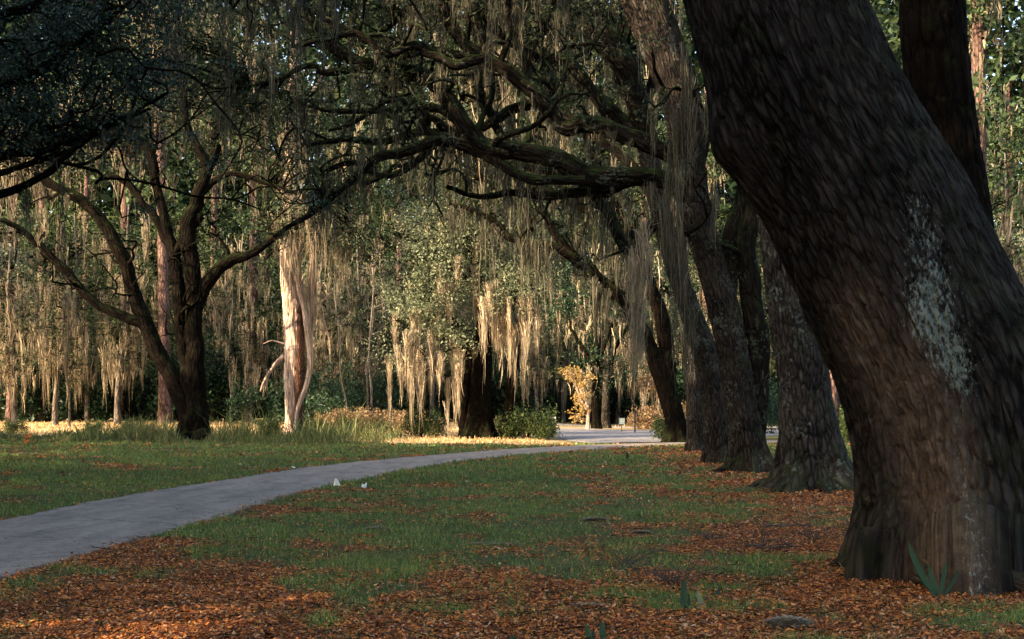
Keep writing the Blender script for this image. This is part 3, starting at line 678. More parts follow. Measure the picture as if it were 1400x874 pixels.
# --- third oak of the row (D): leaning, with overhead limbs
D_tr = [(1027, 646, 27), (1022, 600, 24), (1012, 540, 23), (998, 460, 22), (978, 380, 21), (955, 305, 21), (943, 240, 23), (938, 180, 26), (926, 120, 28), (905, 60, 30), (882, 5, 30), (855, -60, 27), (820, -140, 20)]
D_l = [
 [(1030, 610, 16), (1035, 540, 16), (1036, 470, 15), (1030, 400, 15), (1024, 340, 14), (1032, 270, 14), (1050, 190, 13), (1060, 90, 10)],
 [(990, 430, 12), (998, 370, 13), (1006, 310, 13), (1020, 255, 12), (1022, 180, 11), (1005, 90, 10), (990, 0, 8)],
 [(948, 262, 14), (905, 248, 13), (862, 243, 14), (805, 241, 15), (765, 220, 14), (705, 208, 13), (662, 197, 13), (635, 170, 12), (605, 127, 12), (560, 102, 11), (500, 90, 9), (460, 68, 8), (430, 30, 6), (410, -20, 4)],
 [(940, 225, 12), (890, 200, 12), (852, 182, 12), (805, 168, 12), (776, 176, 11), (755, 150, 11), (722, 116, 11), (690, 96, 10), (655, 78, 9), (628, 48, 9), (605, 8, 8), (585, -60, 6)],
 [(800, 246, 6, -.4), (735, 246, 7, -.4), (700, 234, 7), (655, 206, 8), (604, 190, 9), (560, 205, 8), (512, 218, 6), (462, 262, 5), (420, 295, 4), (375, 322, 2.5)],
 [(560, 104, 8), (520, 62, 7), (470, 45, 6), (430, 12, 5), (380, -30, 3)],
 [(635, 168, 7), (600, 150, 6), (555, 148, 5), (500, 152, 4), (440, 150, 3), (400, 140, 2)],
 [(604, 190, 6), (578, 172, 6), (582, 158, 5), (566, 142, 4), (530, 140, 3), (480, 170, 3), (450, 180, 2)],
 [(690, 96, 7), (640, 78, 6), (580, 68, 6), (545, 78, 5), (520, 50, 4), (548, 20, 5), (570, 0, 4), (590, -30, 3)],
 [(722, 116, 7), (716, 80, 5), (705, 40, 6), (690, 0, 6), (670, -50, 4)],
 [(706, 210, 6), (740, 160, 5, 1), (760, 120, 5, 1.5), (740, 60, 4, 2), (760, 0, 4, 2)],
 [(862, 246, 9, .6), (830, 262, 8, .8), (790, 262, 7, 1), (745, 268, 6, 1), (700, 262, 5, 1.2), (655, 268, 4, 1.4), (610, 255, 3, 1.5)],
 [(740, 140, 7, .8), (700, 150, 7, 1), (660, 175, 6, 1), (620, 182, 6, 1.1), (575, 180, 5, 1.2), (520, 195, 5, 1.3), (470, 190, 4, 1.4), (420, 200, 3, 1.5)],
 [(660, 80, 7, -.6), (618, 88, 7, -.8), (590, 70, 6, -.8), (560, 62, 6, -.9), (530, 72, 5, -1), (490, 45, 5, -1.1), (455, 52, 4, -1.2), (400, 62, 3, -1.4)],
 [(700, 208, 6, 1), (668, 150, 6, 1.2), (655, 110, 6, 1.4), (662, 60, 5, 1.5), (650, 10, 5, 1.6), (655, -40, 4, 1.6)],
 [(604, 190, 5, .5), (556, 230, 5, .6), (520, 240, 4, .7), (480, 222, 4, .8), (440, 236, 3, .9)],
 [(830, 155, 8, 1.5), (800, 110, 8, 1.6), (775, 85, 8, 1.8), (735, 80, 7, 2), (700, 55, 6, 2), (668, 30, 6, 2), (640, -30, 5, 2)],
 [(500, 90, 6), (450, 100, 5), (420, 90, 4), (380, 110, 3), (340, 120, 2)],
]
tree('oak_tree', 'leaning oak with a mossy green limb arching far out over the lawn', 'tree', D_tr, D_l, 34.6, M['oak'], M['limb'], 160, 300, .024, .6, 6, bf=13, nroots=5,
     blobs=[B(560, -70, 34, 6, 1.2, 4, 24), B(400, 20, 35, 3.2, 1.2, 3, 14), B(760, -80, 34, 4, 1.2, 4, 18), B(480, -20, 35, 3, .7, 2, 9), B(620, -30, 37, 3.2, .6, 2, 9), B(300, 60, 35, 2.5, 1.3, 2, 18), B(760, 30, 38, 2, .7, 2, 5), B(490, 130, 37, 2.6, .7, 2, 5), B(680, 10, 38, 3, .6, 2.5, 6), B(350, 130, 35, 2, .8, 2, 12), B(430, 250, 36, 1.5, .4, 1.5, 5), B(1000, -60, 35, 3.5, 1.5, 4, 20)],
     leafmat=M['leaf'], lsize=.10, lper=150, cr=.7, mossmat=M['mossshade'], mper=2, mlen=(.4, 2.0), mk_=26, mw=.015, mwid=.2, limbmoss=2.8, side=.8)

# --- fourth oak (E)
E_l = [
 [(885, 190, 14), (872, 130, 15), (850, 80, 19), (822, 40, 20), (795, 0, 18), (765, -50, 15), (700, -140, 8)],
 [(884, 200, 10), (830, 145, 9), (800, 116, 9), (765, 95, 9), (735, 62, 8), (712, 30, 7), (690, -20, 6)],
 [(880, 140, 8), (895, 105, 6), (902, 95, 5), (915, 92, 3)],
 [(900, 300, 9), (860, 340, 8), (830, 290, 8), (800, 255, 7), (760, 235, 6), (720, 228, 5)],
 [(880, 160, 12), (850, 100, 9), (845, 60, 9), (840, 10, 9), (850, -50, 8)],
 [(860, 100, 9), (790, 20, 8), (740, 0, 7), (690, -10, 6), (640, -20, 4)],
]
tree('oak_tree', 'ridged oak trunk bending back left, behind the oak with the mossy limb', 'tree',
     [(983, 633, 18), (980, 590, 18), (975, 540, 17.5), (964, 480, 17), (945, 430, 15), (925, 370, 14.5), (906, 300, 14), (892, 240, 14), (884, 185, 15)], E_l, 40, M['oak'], M['limb'], 120, 200, .022, .5, 8, bf=13,
     blobs=[B(720, -90, 40, 5, 1.5, 4, 24), B(640, 20, 42, 3.5, 1.1, 3, 10), B(840, -60, 41, 3, 1.0, 3, 6), B(760, 110, 42, 2.2, .7, 2, 4), B(560, -60, 42, 4, 1.3, 3, 12)],
     leafmat=M['leaf'], lsize=.11, lper=150, cr=.8, mossmat=M['mossshade'], mper=2, mlen=(.5, 2.4), mk_=26, mw=.018, mwid=.22, limbmoss=3, side=1.0)

# --- fifth (F) moss wrapped
tree('oak_tree', 'pale moss-wrapped oak trunk between the dark forked far trunk and the ridged bent one', 'tree',
     [(951, 617, 12), (950, 580, 11.5), (947, 530, 10.5), (940, 450, 10), (932, 370, 10), (926, 290, 10), (930, 200, 10), (925, 100, 9), (915, 0, 8)],
     [[(930, 360, 7), (900, 300, 7), (870, 230, 7), (820, 190, 6), (770, 150, 5), (720, 100, 4)], [(927, 300, 7), (955, 230, 7), (975, 150, 6), (985, 60, 5)]], 51, M['oak'], M['dark'], 90, 160, .02, .5, 2, bf=11,
     blobs=[B(820, 60, 52, 5, 2, 3, 30), B(880, 140, 52, 3, 2, 3, 16), B(960, 60, 52, 3, 2.5, 3, 16), B(700, 80, 54, 4, 2, 3, 26), B(600, 110, 55, 4, 2, 3, 24)], leafmat=M['leaf'], lsize=.13, lper=130, cr=.9, mossmat=M['moss'], mper=2, mlen=(.6, 3.0), mk_=26, mw=.022, mwid=.26, limbmoss=5)

# --- sixth (G) forked dark far trunk
G_l = [
 [(906, 525, 11), (886, 470, 10), (858, 417, 9.5), (825, 388, 8.5), (792, 360, 7.5), (762, 338, 6.5), (722, 330, 6), (692, 322, 5.5), (668, 297, 4.5), (636, 282, 3.5), (615, 280, 2)],
 [(914, 545, 11), (912, 480, 11), (897, 412, 10), (872, 352, 10), (838, 302, 9), (808, 262, 8.5), (778, 238, 7.5), (742, 220, 6), (700, 205, 5)],
 [(792, 360, 7), (762, 322, 6), (738, 282, 5.5), (718, 252, 5), (684, 225, 4.5), (640, 208, 4), (600, 205, 3)],
 [(872, 352, 8), (852, 300, 7), (822, 252, 6.5), (810, 200, 6), (780, 140, 5)],
 [(880, 380, 7), (850, 320, 7), (800, 285, 6), (740, 262, 5), (690, 262, 4), (650, 240, 3)],
]
tree('oak_tree', 'dark forked oak furthest along the row, its low limb curving out over the road', 'tree',
     [(926, 608, 15), (924, 580, 13.5), (918, 555, 13.5), (907, 520, 12), (900, 480, 9)], G_l, 62, M['dark'], M['dark'], 60, 80, .02, .7, 5, bf=7,
     blobs=[B(720, 200, 63, 5, 2, 3, 34), B(660, 240, 64, 3.5, 1.6, 3, 22), B(800, 170, 63, 4, 2.5, 3, 22), B(600, 190, 64, 3, 2, 3, 20), B(880, 220, 63, 3, 3, 3, 16), B(790, 300, 64, 2.5, .8, 2, 9)],
     leafmat=M['leaf'], lsize=.15, lper=120, cr=1.0, mossmat=M['mossshade'], mper=2, mlen=(.6, 3.2), mk_=26, mw=.027, mwid=.3, limbmoss=3, side=.8)

# --- left oak (H)
H_l = [
 [(258, 575, 13), (240, 522, 12), (206, 462, 11), (190, 420, 10), (174, 366, 9.5), (150, 315, 8.5), (115, 276, 7.5), (80, 258, 6.5), (42, 233, 6), (0, 214, 5), (-60, 195, 3)],
 [(194, 442, 8), (152, 426, 6.5), (116, 402, 6), (86, 366, 6), (56, 336, 5), (18, 309, 4), (-10, 300, 3)],
 [(262, 560, 10), (254, 500, 9), (246, 430, 9), (240, 350, 9), (222, 318, 6), (200, 285, 5.5), (176, 252, 4.5), (150, 241, 3)],
 [(240, 352, 8), (226, 300, 6.5), (212, 252, 6.5), (206, 212, 7), (190, 190, 6), (160, 183, 4.5), (120, 178, 3)],
 [(269, 438, 5), (276, 405, 8), (292, 376, 9), (314, 356, 8), (346, 346, 6.5), (378, 322, 6), (404, 311, 6), (432, 290, 5), (472, 266, 5), (520, 240, 4), (560, 216, 3)],
 [(240, 352, 7), (256, 320, 7), (272, 296, 7)],
 [(270, 268, 6), (310, 238, 4), (350, 246, 3.5), (398, 262, 3), (440, 276, 2)],
 [(282, 225, 6), (255, 170, 5), (250, 110, 5), (230, 40, 4)], [(292, 190, 6), (320, 120, 5), (340, 60, 4), (350, -20, 3)],
]
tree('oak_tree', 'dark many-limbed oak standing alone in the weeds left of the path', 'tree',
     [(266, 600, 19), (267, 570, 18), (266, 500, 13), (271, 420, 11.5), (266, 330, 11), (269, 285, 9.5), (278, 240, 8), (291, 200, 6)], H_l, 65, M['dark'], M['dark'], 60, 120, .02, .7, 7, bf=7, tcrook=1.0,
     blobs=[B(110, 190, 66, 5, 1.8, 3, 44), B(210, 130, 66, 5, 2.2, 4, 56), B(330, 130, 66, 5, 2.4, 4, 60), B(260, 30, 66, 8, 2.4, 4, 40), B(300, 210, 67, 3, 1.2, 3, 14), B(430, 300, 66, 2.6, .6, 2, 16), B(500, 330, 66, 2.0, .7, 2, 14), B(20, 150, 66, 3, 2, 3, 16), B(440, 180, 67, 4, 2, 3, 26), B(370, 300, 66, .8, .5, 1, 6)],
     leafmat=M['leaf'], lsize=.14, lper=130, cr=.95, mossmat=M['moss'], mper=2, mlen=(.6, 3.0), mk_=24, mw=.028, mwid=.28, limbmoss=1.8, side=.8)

# --- central mossy oak (I), sunlit
tree('oak_tree', 'silvery oak draped with golden sunlit moss in the centre, beyond the bend of the path', 'tree',
     [(655, 604, 19), (655, 560, 16), (659, 500, 14), (663, 440, 12), (655, 390, 10), (640, 340, 8), (630, 290, 5)],
     [[(692, 600, 9), (698, 550, 8), (704, 480, 8), (712, 440, 6), (720, 410, 4)], [(636, 604, 9), (633, 575, 8), (636, 530, 7), (640, 480, 7), (610, 430, 5), (570, 400, 3)],
      [(660, 470, 8), (690, 430, 6), (710, 400, 5), (735, 385, 3)], [(656, 500, 7), (620, 450, 6), (580, 430, 5), (545, 440, 3)], [(655, 400, 6), (610, 360, 5), (570, 330, 4), (540, 320, 3)]],
     68, M['dark'], M['dark'], 50, 80, .02, .6, 4,
     blobs=[B(570, 430, 67, 2.0, 1.5, 2, 22), B(545, 478, 66.5, 1.5, .7, 1.5, 12), B(600, 370, 67, 2.2, 1.6, 2, 24), B(575, 300, 68, 2.4, 1.4, 2, 22), B(650, 320, 68, 2.4, 1.4, 2.5, 24), B(700, 390, 67, 1.6, 1.2, 2, 16), B(610, 470, 67, 1.6, .9, 1.5, 12), B(720, 330, 69, 2, 1.4, 2, 16), B(660, 420, 70, 1.8, 1.5, 1, 8)],
     leafmat=M['leafsilver'], lsize=.12, lper=260, cr=.75, mossmat=M['moss'], mper=1, mlen=(.4, 1.8), mk_=24, mw=.028, mwid=.22, limbmoss=1)

# --- near oak off to the left whose leafy boughs reach in at the top left
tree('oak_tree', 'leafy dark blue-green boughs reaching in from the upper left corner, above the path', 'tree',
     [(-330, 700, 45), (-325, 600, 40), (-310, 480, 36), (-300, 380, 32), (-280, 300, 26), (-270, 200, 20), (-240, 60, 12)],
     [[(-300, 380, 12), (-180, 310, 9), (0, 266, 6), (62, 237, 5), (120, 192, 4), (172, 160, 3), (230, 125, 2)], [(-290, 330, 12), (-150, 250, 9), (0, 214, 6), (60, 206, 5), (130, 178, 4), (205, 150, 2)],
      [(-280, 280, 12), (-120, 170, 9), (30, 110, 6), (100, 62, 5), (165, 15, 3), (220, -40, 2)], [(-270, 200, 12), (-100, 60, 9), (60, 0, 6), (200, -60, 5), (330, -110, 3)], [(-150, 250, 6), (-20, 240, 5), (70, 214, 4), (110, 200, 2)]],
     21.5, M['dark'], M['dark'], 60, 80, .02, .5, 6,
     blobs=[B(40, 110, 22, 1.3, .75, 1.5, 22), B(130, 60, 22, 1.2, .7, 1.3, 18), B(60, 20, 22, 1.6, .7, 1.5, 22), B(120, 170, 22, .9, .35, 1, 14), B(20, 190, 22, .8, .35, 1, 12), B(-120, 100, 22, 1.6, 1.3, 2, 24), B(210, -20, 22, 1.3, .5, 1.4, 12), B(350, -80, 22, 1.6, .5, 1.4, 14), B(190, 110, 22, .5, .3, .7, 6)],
     leafmat=M['leafblue'], lsize=.062, lper=240, cr=.42, tw=.014, mossmat=M['mossshade'], mper=0, mlen=(.5, 1.9), mk_=16, mw=.014, mwid=.12, limbmoss=1.2, side=.7)

# --- moss drape from the out-of-frame bough over the top centre-left, part of a boughs-only oak behind: add drapes to row limbs explicitly
def drapes(name, label, spots, mat, k=26, w=.016, width=.14, parent=None):
    A = np.array([s[0] for s in spots]); L = np.array([s[1] for s in spots]); V, f = moss_geo(A, L, width, k, w, False)
    return tag(mk(name, V, [f], mat, parent, smooth=False), kind='stuff')

def find(lbl):
    for o in COL.objects:
        if o.get('label', '').startswith(lbl): return o
near = find('leafy dark blue'); third = find('leaning oak with a mossy'); 
sp = []
for (x, y, L) in [(228, -10, 200), (245, -20, 170), (300, -20, 120), (335, -20, 100), (395, -10, 130), (405, -15, 90), (440, -20, 110), (275, -20, 70), (360, -20, 90), (57, -30, 60), (320, -10, 60), (415, -5, 120), (380, -25, 80), (455, -10, 80), (345, -20, 130)]:
    sp.append((P(x, y, 23), L * 23 / F))
drapes('moss_drape', '', sp, M['mossshade'], 60, .009, .15, near)
sp = []
for (x, y, L) in [(494, 92, 105), (705, -10, 90), (712, 0, 95), (735, -15, 70), (775, 0, 60), (690, -10, 70), (668, 60, 70), (560, 10, 70), (760, 20, 75), (640, -10, 50), (570, -10, 90), (652, 90, 60), (840, 180, 60), (600, 100, 70), (480, 20, 90)]:
    sp.append((P(x, y, 34), L * 34 / F))
drapes('moss_drape', '', sp, M['mossshade'], 50, .013, .15, third)
# long golden curtains beside the trunks
sp = [(P(x, y, 30.5), L * 30.5 / F) for (x, y, L) in [(874, 312, 150), (863, 340, 110), (880, 325, 240), (868, 350, 190), (890, 335, 90), (857, 385, 50), (878, 410, 110), (884, 300, 60), (866, 420, 130), (872, 450, 90)]]
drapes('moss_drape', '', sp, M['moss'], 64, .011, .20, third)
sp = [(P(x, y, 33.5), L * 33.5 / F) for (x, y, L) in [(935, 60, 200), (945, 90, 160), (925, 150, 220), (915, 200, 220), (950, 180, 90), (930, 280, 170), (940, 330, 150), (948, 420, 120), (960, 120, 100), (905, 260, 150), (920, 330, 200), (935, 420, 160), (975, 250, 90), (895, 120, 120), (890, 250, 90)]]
drapes('moss_drape', '', sp, M['mossshade'], 70, .013, .18, third)
sp = [(P(x, y, 61), L * 61 / F) for (x, y, L) in [(725, 325, 90), (735, 328, 110), (745, 330, 80), (715, 325, 60), (830, 395, 90), (812, 380, 110), (820, 390, 70), (865, 330, 120), (880, 350, 160)]]
drapes('moss_drape', '', sp, M['mossshade'], 60, .026, .32, find('dark forked oak'))
ct = find('silvery oak')
sp = [(P(x, y, 65.5 + 1.5 * rng.random()), L * 66 / F) for (x, y, L) in
      [(x_ + rng.normal() * 5, y_ - 18 + rng.normal() * 16, L_ * (.8 + .7 * rng.random())) for (x_, y_, L_) in [(540, 480, 70), (556, 500, 90), (566, 505, 100), (583, 500, 80), (600, 490, 90), (612, 505, 80), (622, 500, 90), (535, 490, 60), (662, 418, 80), (674, 422, 90), (686, 428, 70), (696, 425, 90), (708, 435, 70), (716, 428, 60), (728, 438, 60), (605, 395, 60), (620, 385, 80), (640, 372, 50), (555, 420, 50), (590, 430, 50), (575, 440, 60), (552, 490, 70), (562, 495, 85), (545, 500, 60), (575, 495, 60), (590, 495, 90), (530, 505, 40), (600, 500, 45), (618, 395, 60), (628, 380, 50), (612, 400, 45), (648, 370, 70), (668, 425, 80), (680, 425, 75), (675, 430, 60), (690, 430, 50), (700, 430, 70), (712, 430, 80), (722, 435, 65), (732, 440, 50), (705, 450, 90), (628, 490, 60), (625, 500, 50), (700, 480, 55), (680, 470, 50), (548, 520, 60), (610, 480, 40)]]]
drapes('moss_drape', '', sp, M['mosslit'], 80, .026, .26, ct)

# --- snag: tall dead trunk, sunlit
def snag():
    Y = 69; gx, gy = gp(401, 600); tp = limb_pts([(401, 602, 14), (402, 560, 12), (402, 500, 13), (401, 440, 13.5), (400, 390, 15), (397, 350, 14), (398, 300, 13), (399, 240, 11.5), (401, 160, 9), (404, 40, 6)], Y)
    z0 = float(gz(tp[0][0][0], Y)); tp[0][0][2] = z0 - .05
    root = empty('dead_tree', (tp[0][0][0], Y, z0), 'pale dead trunk in full sun with torn bark, right of the dark lone oak', 'tree')
    trunk_part(root, tp, M['snag'], 90, 260, .05, .25, 4, 3, .22, 9)
    s2 = limb_pts([(409, 600, 5, -.3), (408, 540, 7, -.25), (410, 470, 6.5, -.25), (408, 410, 4, -.2)], Y); trunk_part(root, s2, M['snagred'], 20, 40, .02, 0, 5, 1, .2, 8, 'rotten_wood')
    for k, l in enumerate([[(404, 600, 3, -.7), (407, 560, 3, -.7), (418, 530, 3.5, -.7), (424, 500, 4, -.6), (421, 450, 5, -.6), (412, 400, 5, -.5), (402, 370, 4, -.3)],
                           [(424, 470, 4), (426, 420, 5), (428, 360, 6), (425, 300, 5)],
                           [(388, 486, 3), (375, 500, 2.5), (362, 520, 2), (356, 535, 1.2)], [(424, 420, 2), (440, 412, 1.5), (455, 398, .8)], [(425, 440, 1.5), (440, 452, 1.2), (455, 447, .7)], [(388, 470, 1.5), (372, 466, 1), (360, 470, .6)], [(402, 250, 4), (380, 220, 3), (350, 200, 2)], [(404, 160, 3), (430, 120, 2), (450, 90, 1)]]):
        lp = limb_pts(l, Y); trunk_part(root, lp, M['snag'], 10, 30, .008, 0, 5, k, .2, 8, 'limb')
    sp = [(P(x, y, 68.3), L * 68 / F) for (x, y, L) in [(392, 350, 60), (400, 345, 50), (410, 360, 70), (420, 370, 110), (426, 390, 130), (385, 370, 40), (424, 430, 90), (366, 505, 40), (360, 520, 30), (372, 498, 35), (400, 200, 80), (390, 230, 60), (408, 280, 60)]]
    drapes('moss_drape', '', sp, M['moss'], 18, .024, .2, root)
snag()

# ------------------------------------------------------------------ background woods: prototypes then copies
def proto_oak(seed, h=15, leaf='leaf', moss='mossshade', spread=5.5, mossn=2, lper=170):
    global rng
    root = empty('mossy_oak', (0, 0, 0))
    tp = (np.array([(0, 0, -.1), (.1, 0, 1.5), (.3 * (-1) ** seed, .1, 4), (.2, 0, 7.5), (0, .2, h * .75)]), np.array([.42, .34, .30, .22, .08]))
    trunk_part(root, tp, M['dark'], 16, 30, .02, .4, 5, seed)
    sk = [tp]
    for k in range(5):
        a = rng.random() * 6.28; z = 2.5 + k * 1.6; d = np.array([math.cos(a), math.sin(a), 0])
        pts = np.array([(0.2, 0, z), d * 1.4 + (0, 0, z + .9), d * 3 + (0, 0, z + 1.8), d * spread * .85 + (0, 0, z + 2.4)]); lp = (pts, np.array([.2, .16, .11, .05])); sk.append(lp)
        trunk_part(root, lp, M['dark'], 8, 14, .01, 0, 5, k, .15, 6, 'limb')
    foliage(root, sk, [((0, 0, h * .62), (spread, spread, h * .36), 46), ((0, 0, h * .36), (spread * .9, spread * .9, h * .15), 14)], M[leaf], .17, lper, 1.0, M[moss], mossn, (.4, 3.2), 22, .030, .24, limbmoss=.9, filt=False, sub=4, tw=.04)
    return root
def proto_pine(seed, h=27):
    root = empty('pine_tree', (0, 0, 0))
    tp = (np.array([(0, 0, -.1), (.05, 0, 3), (.15, .05, 10), (.1, .1, 18), (0, 0, h)]), np.array([.40, .33, .29, .23, .06]))
    trunk_part(root, tp, M['pine'], 20, 60, .025, .2, 5, seed, .05, 7)
    foliage(root, [tp], [((0, 0, h * .83), (3.2, 3.2, 4.5), 34), ((0, 0, h * .55), (2.6, 2.6, 4.5), 9)], M['needle'], .30, 90, .8, M['moss'], 2, (.8, 3.0), 8, .06, .3, filt=False, tw=.03)
    return root
def proto_moss(seed, h=11):
    root = empty('moss_draped_tree', (0, 0, 0))
    s = (-1) ** seed
    tp = (np.array([(0, 0, -.1), (.1 * s, 0, 2), (.5 * s, .1, 5), (.9 * s, 0, 8), (1.0 * s, .2, h)]), np.array([.20, .16, .13, .10, .04]))
    trunk_part(root, tp, M['grey'], 12, 24, .01, .3, 5, seed)
    foliage(root, [tp], [((.6 * s, 0, h * .66), (2.6, 2.6, h * .34), 30), ((.4 * s, 0, h * .34), (2.0, 2, h * .15), 9)], M['leaf'], .15, 80, .8, M['moss'], 3, (.6, 4.2), 28, .030, .26, filt=False, tw=.03)
    return root
def proto_bush(seed, leaf, h=2.6, lsize=.14, w=1.9):
    root = empty('understory_bush', (0, 0, 0))
    mb = MB(); 
    pts = []
    for k in range(7):
        a = rng.random() * 6.28; e = np.array([math.cos(a) * w * .6, math.sin(a) * w * .6, h * (.6 + .4 * rng.random())]); w_ = wander(np.array([0, 0, 0.]), e, 5, .15); pts.append((w_, None))
        mb.add(*tube(w_, np.linspace(.035, .008, 5), 5, 8, lump=.1, cap=False))
    mb.build('stems', M['dark'], root)
    C = []
    lobes_ = [(rand_unit(1)[0] * np.array([w * .75, w * .75, h * .28]) + (0, 0, h * (.2 + .4 * rng.random())), .3 + .5 * rng.random()) for _ in range(9)]
    for k in range(54):
        lc, lr = lobes_[k % 9]; q = lc + rand_unit(1)[0] * rng.random() ** .5 * lr * np.array([1, 1, 1.15]) * w * .55
        C.append(q + rng.normal(size=(42, 3)) * .2)
    for k in range(26):
        e = rand_unit(1)[0] * np.array([w, w, 0]) * .8 + (0, 0, h * (.6 + .55 * rng.random())); st = e * np.array([.4, .4, .3])
        tt = rng.random((26, 1)); C.append(st * (1 - tt) + e * tt + rng.normal(size=(26, 3)) * .08)
    C = np.concatenate(C); C = C[C[:, 2] > .02]; V, f = leaf_geo(C, lsize); mk('foliage', V, [f], M[leaf], root, smooth=False)
    return root
def sapling():
    root = empty('bare_sapling', (0, 0, 0))
    p = np.array([(0, 0, -.05), (.05, 0, 2), (-.1, .05, 4.5), (.15, 0, 8), (.1, 0, 11)])
    trunk_part(root, (p, np.array([.09, .075, .065, .05, .02])), M['grey'], 10, 24, .004, .2, 4, 1, .08)
    mb = MB()
    for k in range(8):
        z = 3 + k; a = rng.random() * 6.28; s = np.array([.02, 0, z]); e = s + (math.cos(a) * 1.2, math.sin(a) * 1.2, .8); mb.add(*tube(wander(s, e, 5, .15), np.linspace(.025, .006, 5), 5, 8, cap=False, lump=0))
    mb.build('branches', M['grey'], root)
    return root

def kids(o): return [c for c in COL.objects if c.parent == o]
def copy_tree(o, ch):
    c = o.copy(); COL.objects.link(c)
    for k in ch:
        d = k.copy(); COL.objects.link(d); d.parent = c
    return c
protos = {}
def reg(k, r): protos[k] = [r, kids(r), False]
reg('oakA', proto_oak(0)); reg('oakB', proto_oak(1, 17, 'leafgreen', 'moss', 5)); reg('oakC', proto_oak(2, 13, 'leafsilver', 'moss', 4.6, 3, 150))
reg('pine', proto_pine(1)); reg('pineB', proto_pine(2, 24)); reg('mossA', proto_moss(0)); reg('mossB', proto_moss(1, 13))
reg('bushD', proto_bush(0, 'leafdeep', 3.2, .17, 2.3)); reg('bushG', proto_bush(1, 'leafgreen', 1.5, .13, 1.3)); reg('bushR', proto_bush(2, 'leafrust', 1.3, .12, 1.4)); reg('sap', sapling())
PLACED = []
def place(k, X, Y, s=1.0, rz=None, sz=None, tilt=0):
    r, ch, used = protos[k]
    o = r if not used else copy_tree(r, ch); protos[k][2] = True
    o.location = (X, Y, float(gbase(X, Y)) if Y > 50 else float(gz(X, Y)))
    o.rotation_euler = (0, tilt, rng.random() * 6.28 if rz is None else rz); o.scale = (s, s, sz or s)
    PLACED.append((k, o)); return o
def pxX(x, Y): return (x - CX) * Y / F

for (k, x, Y, s) in [('oakC', -30, 92, 1.0), ('oakA', 60, 100, 1.05), ('oakB', 170, 108, 1.1), ('oakA', 330, 104, 1.1), ('oakC', 470, 96, 1.0), ('oakB', 560, 112, 1.15), ('oakA', 650, 104, 1.1),
                     ('oakA', 745, 110, 1.1), ('oakB', 850, 118, 1.2), ('oakC', 930, 112, 1.1), ('oakA', 1020, 105, 1.15), ('oakB', 1130, 100, 1.1), ('oakB', 1420, 74, 1.0), ('oakA', 1300, 104, 1.2),
                     ('oakB', 10, 124, 1.3), ('oakA', 250, 128, 1.35), ('oakB', 420, 130, 1.35), ('oakA', 600, 134, 1.35), ('oakC', 800, 140, 1.5), ('oakB', 1000, 138, 1.4), ('oakA', 1200, 132, 1.4), ('oakA', 1400, 120, 1.3), ('oakC', 1385, 62, .8), ('oakB', 730, 150, 1.5), ('oakA', 110, 140, 1.5), ('oakB', 510, 150, 1.6)]:
    place(k, pxX(x, Y), Y, s)
for (k, x, Y, s) in [('mossA', 75, 88, 1.0), ('mossB', 160, 92, 1.1), ('mossA', 20, 84, .95), ('mossB', 345, 94, .85), ('mossA', 450, 90, 1.0), ('mossB', 505, 92, .95), ('mossA', 420, 97, 1.0), ('mossB', 120, 98, 1.1), ('mossA', 735, 97, .8), ('mossB', 770, 104, .9), ('mossA', 880, 100, .9), ('mossB', 1365, 50, .8), ('mossA', 1395, 66, 1.0), ('mossB', 290, 100, 1.0), ('mossA', 590, 94, .9), ('mossB', 845, 110, 1.1), ('mossA', 1005, 90, 1.0)]:
    place(k, pxX(x, Y), Y, s)
for (k, x, Y, s, tl) in [('pine', 226, 92, 1.2, -.03), ('pineB', 340, 95, 1.0, .03), ('pine', 296, 110, 1.0, 0), ('pineB', 1337, 44, .8, 0), ('pine', 1379, 64, .6, 0), ('pineB', 175, 104, 1.2, 0), ('pine', 60, 108, 1, 0), ('pineB', 470, 112, .9, .02), ('pine', 742, 118, .8, 0), ('pineB', 758, 112, .9, 0), ('pine', 880, 114, .9, 0), ('pineB', 1137, 62, .9, 0), ('pine', 1100, 84, 1, 0), ('pineB', 690, 108, .8, 0), ('pine', 545, 104, .8, 0), ('pineB', 15, 96, 1, .02), ('pine', 120, 120, 1, 0), ('pineB', 640, 122, 1, 0), ('pine', 965, 110, 1, 0)]:
    place(k, pxX(x, Y), Y, s, tilt=tl)
for (x, Y, s, tl) in [(507, 84, 1, 0), (500, 88, .8, .05), (477, 82, .75, -.12), (440, 90, .8, .03), (570, 88, .7, .02), (95, 86, .8, -.03), (315, 96, 1, 0)]: place('sap', pxX(x, Y), Y, s, 0, tilt=tl)
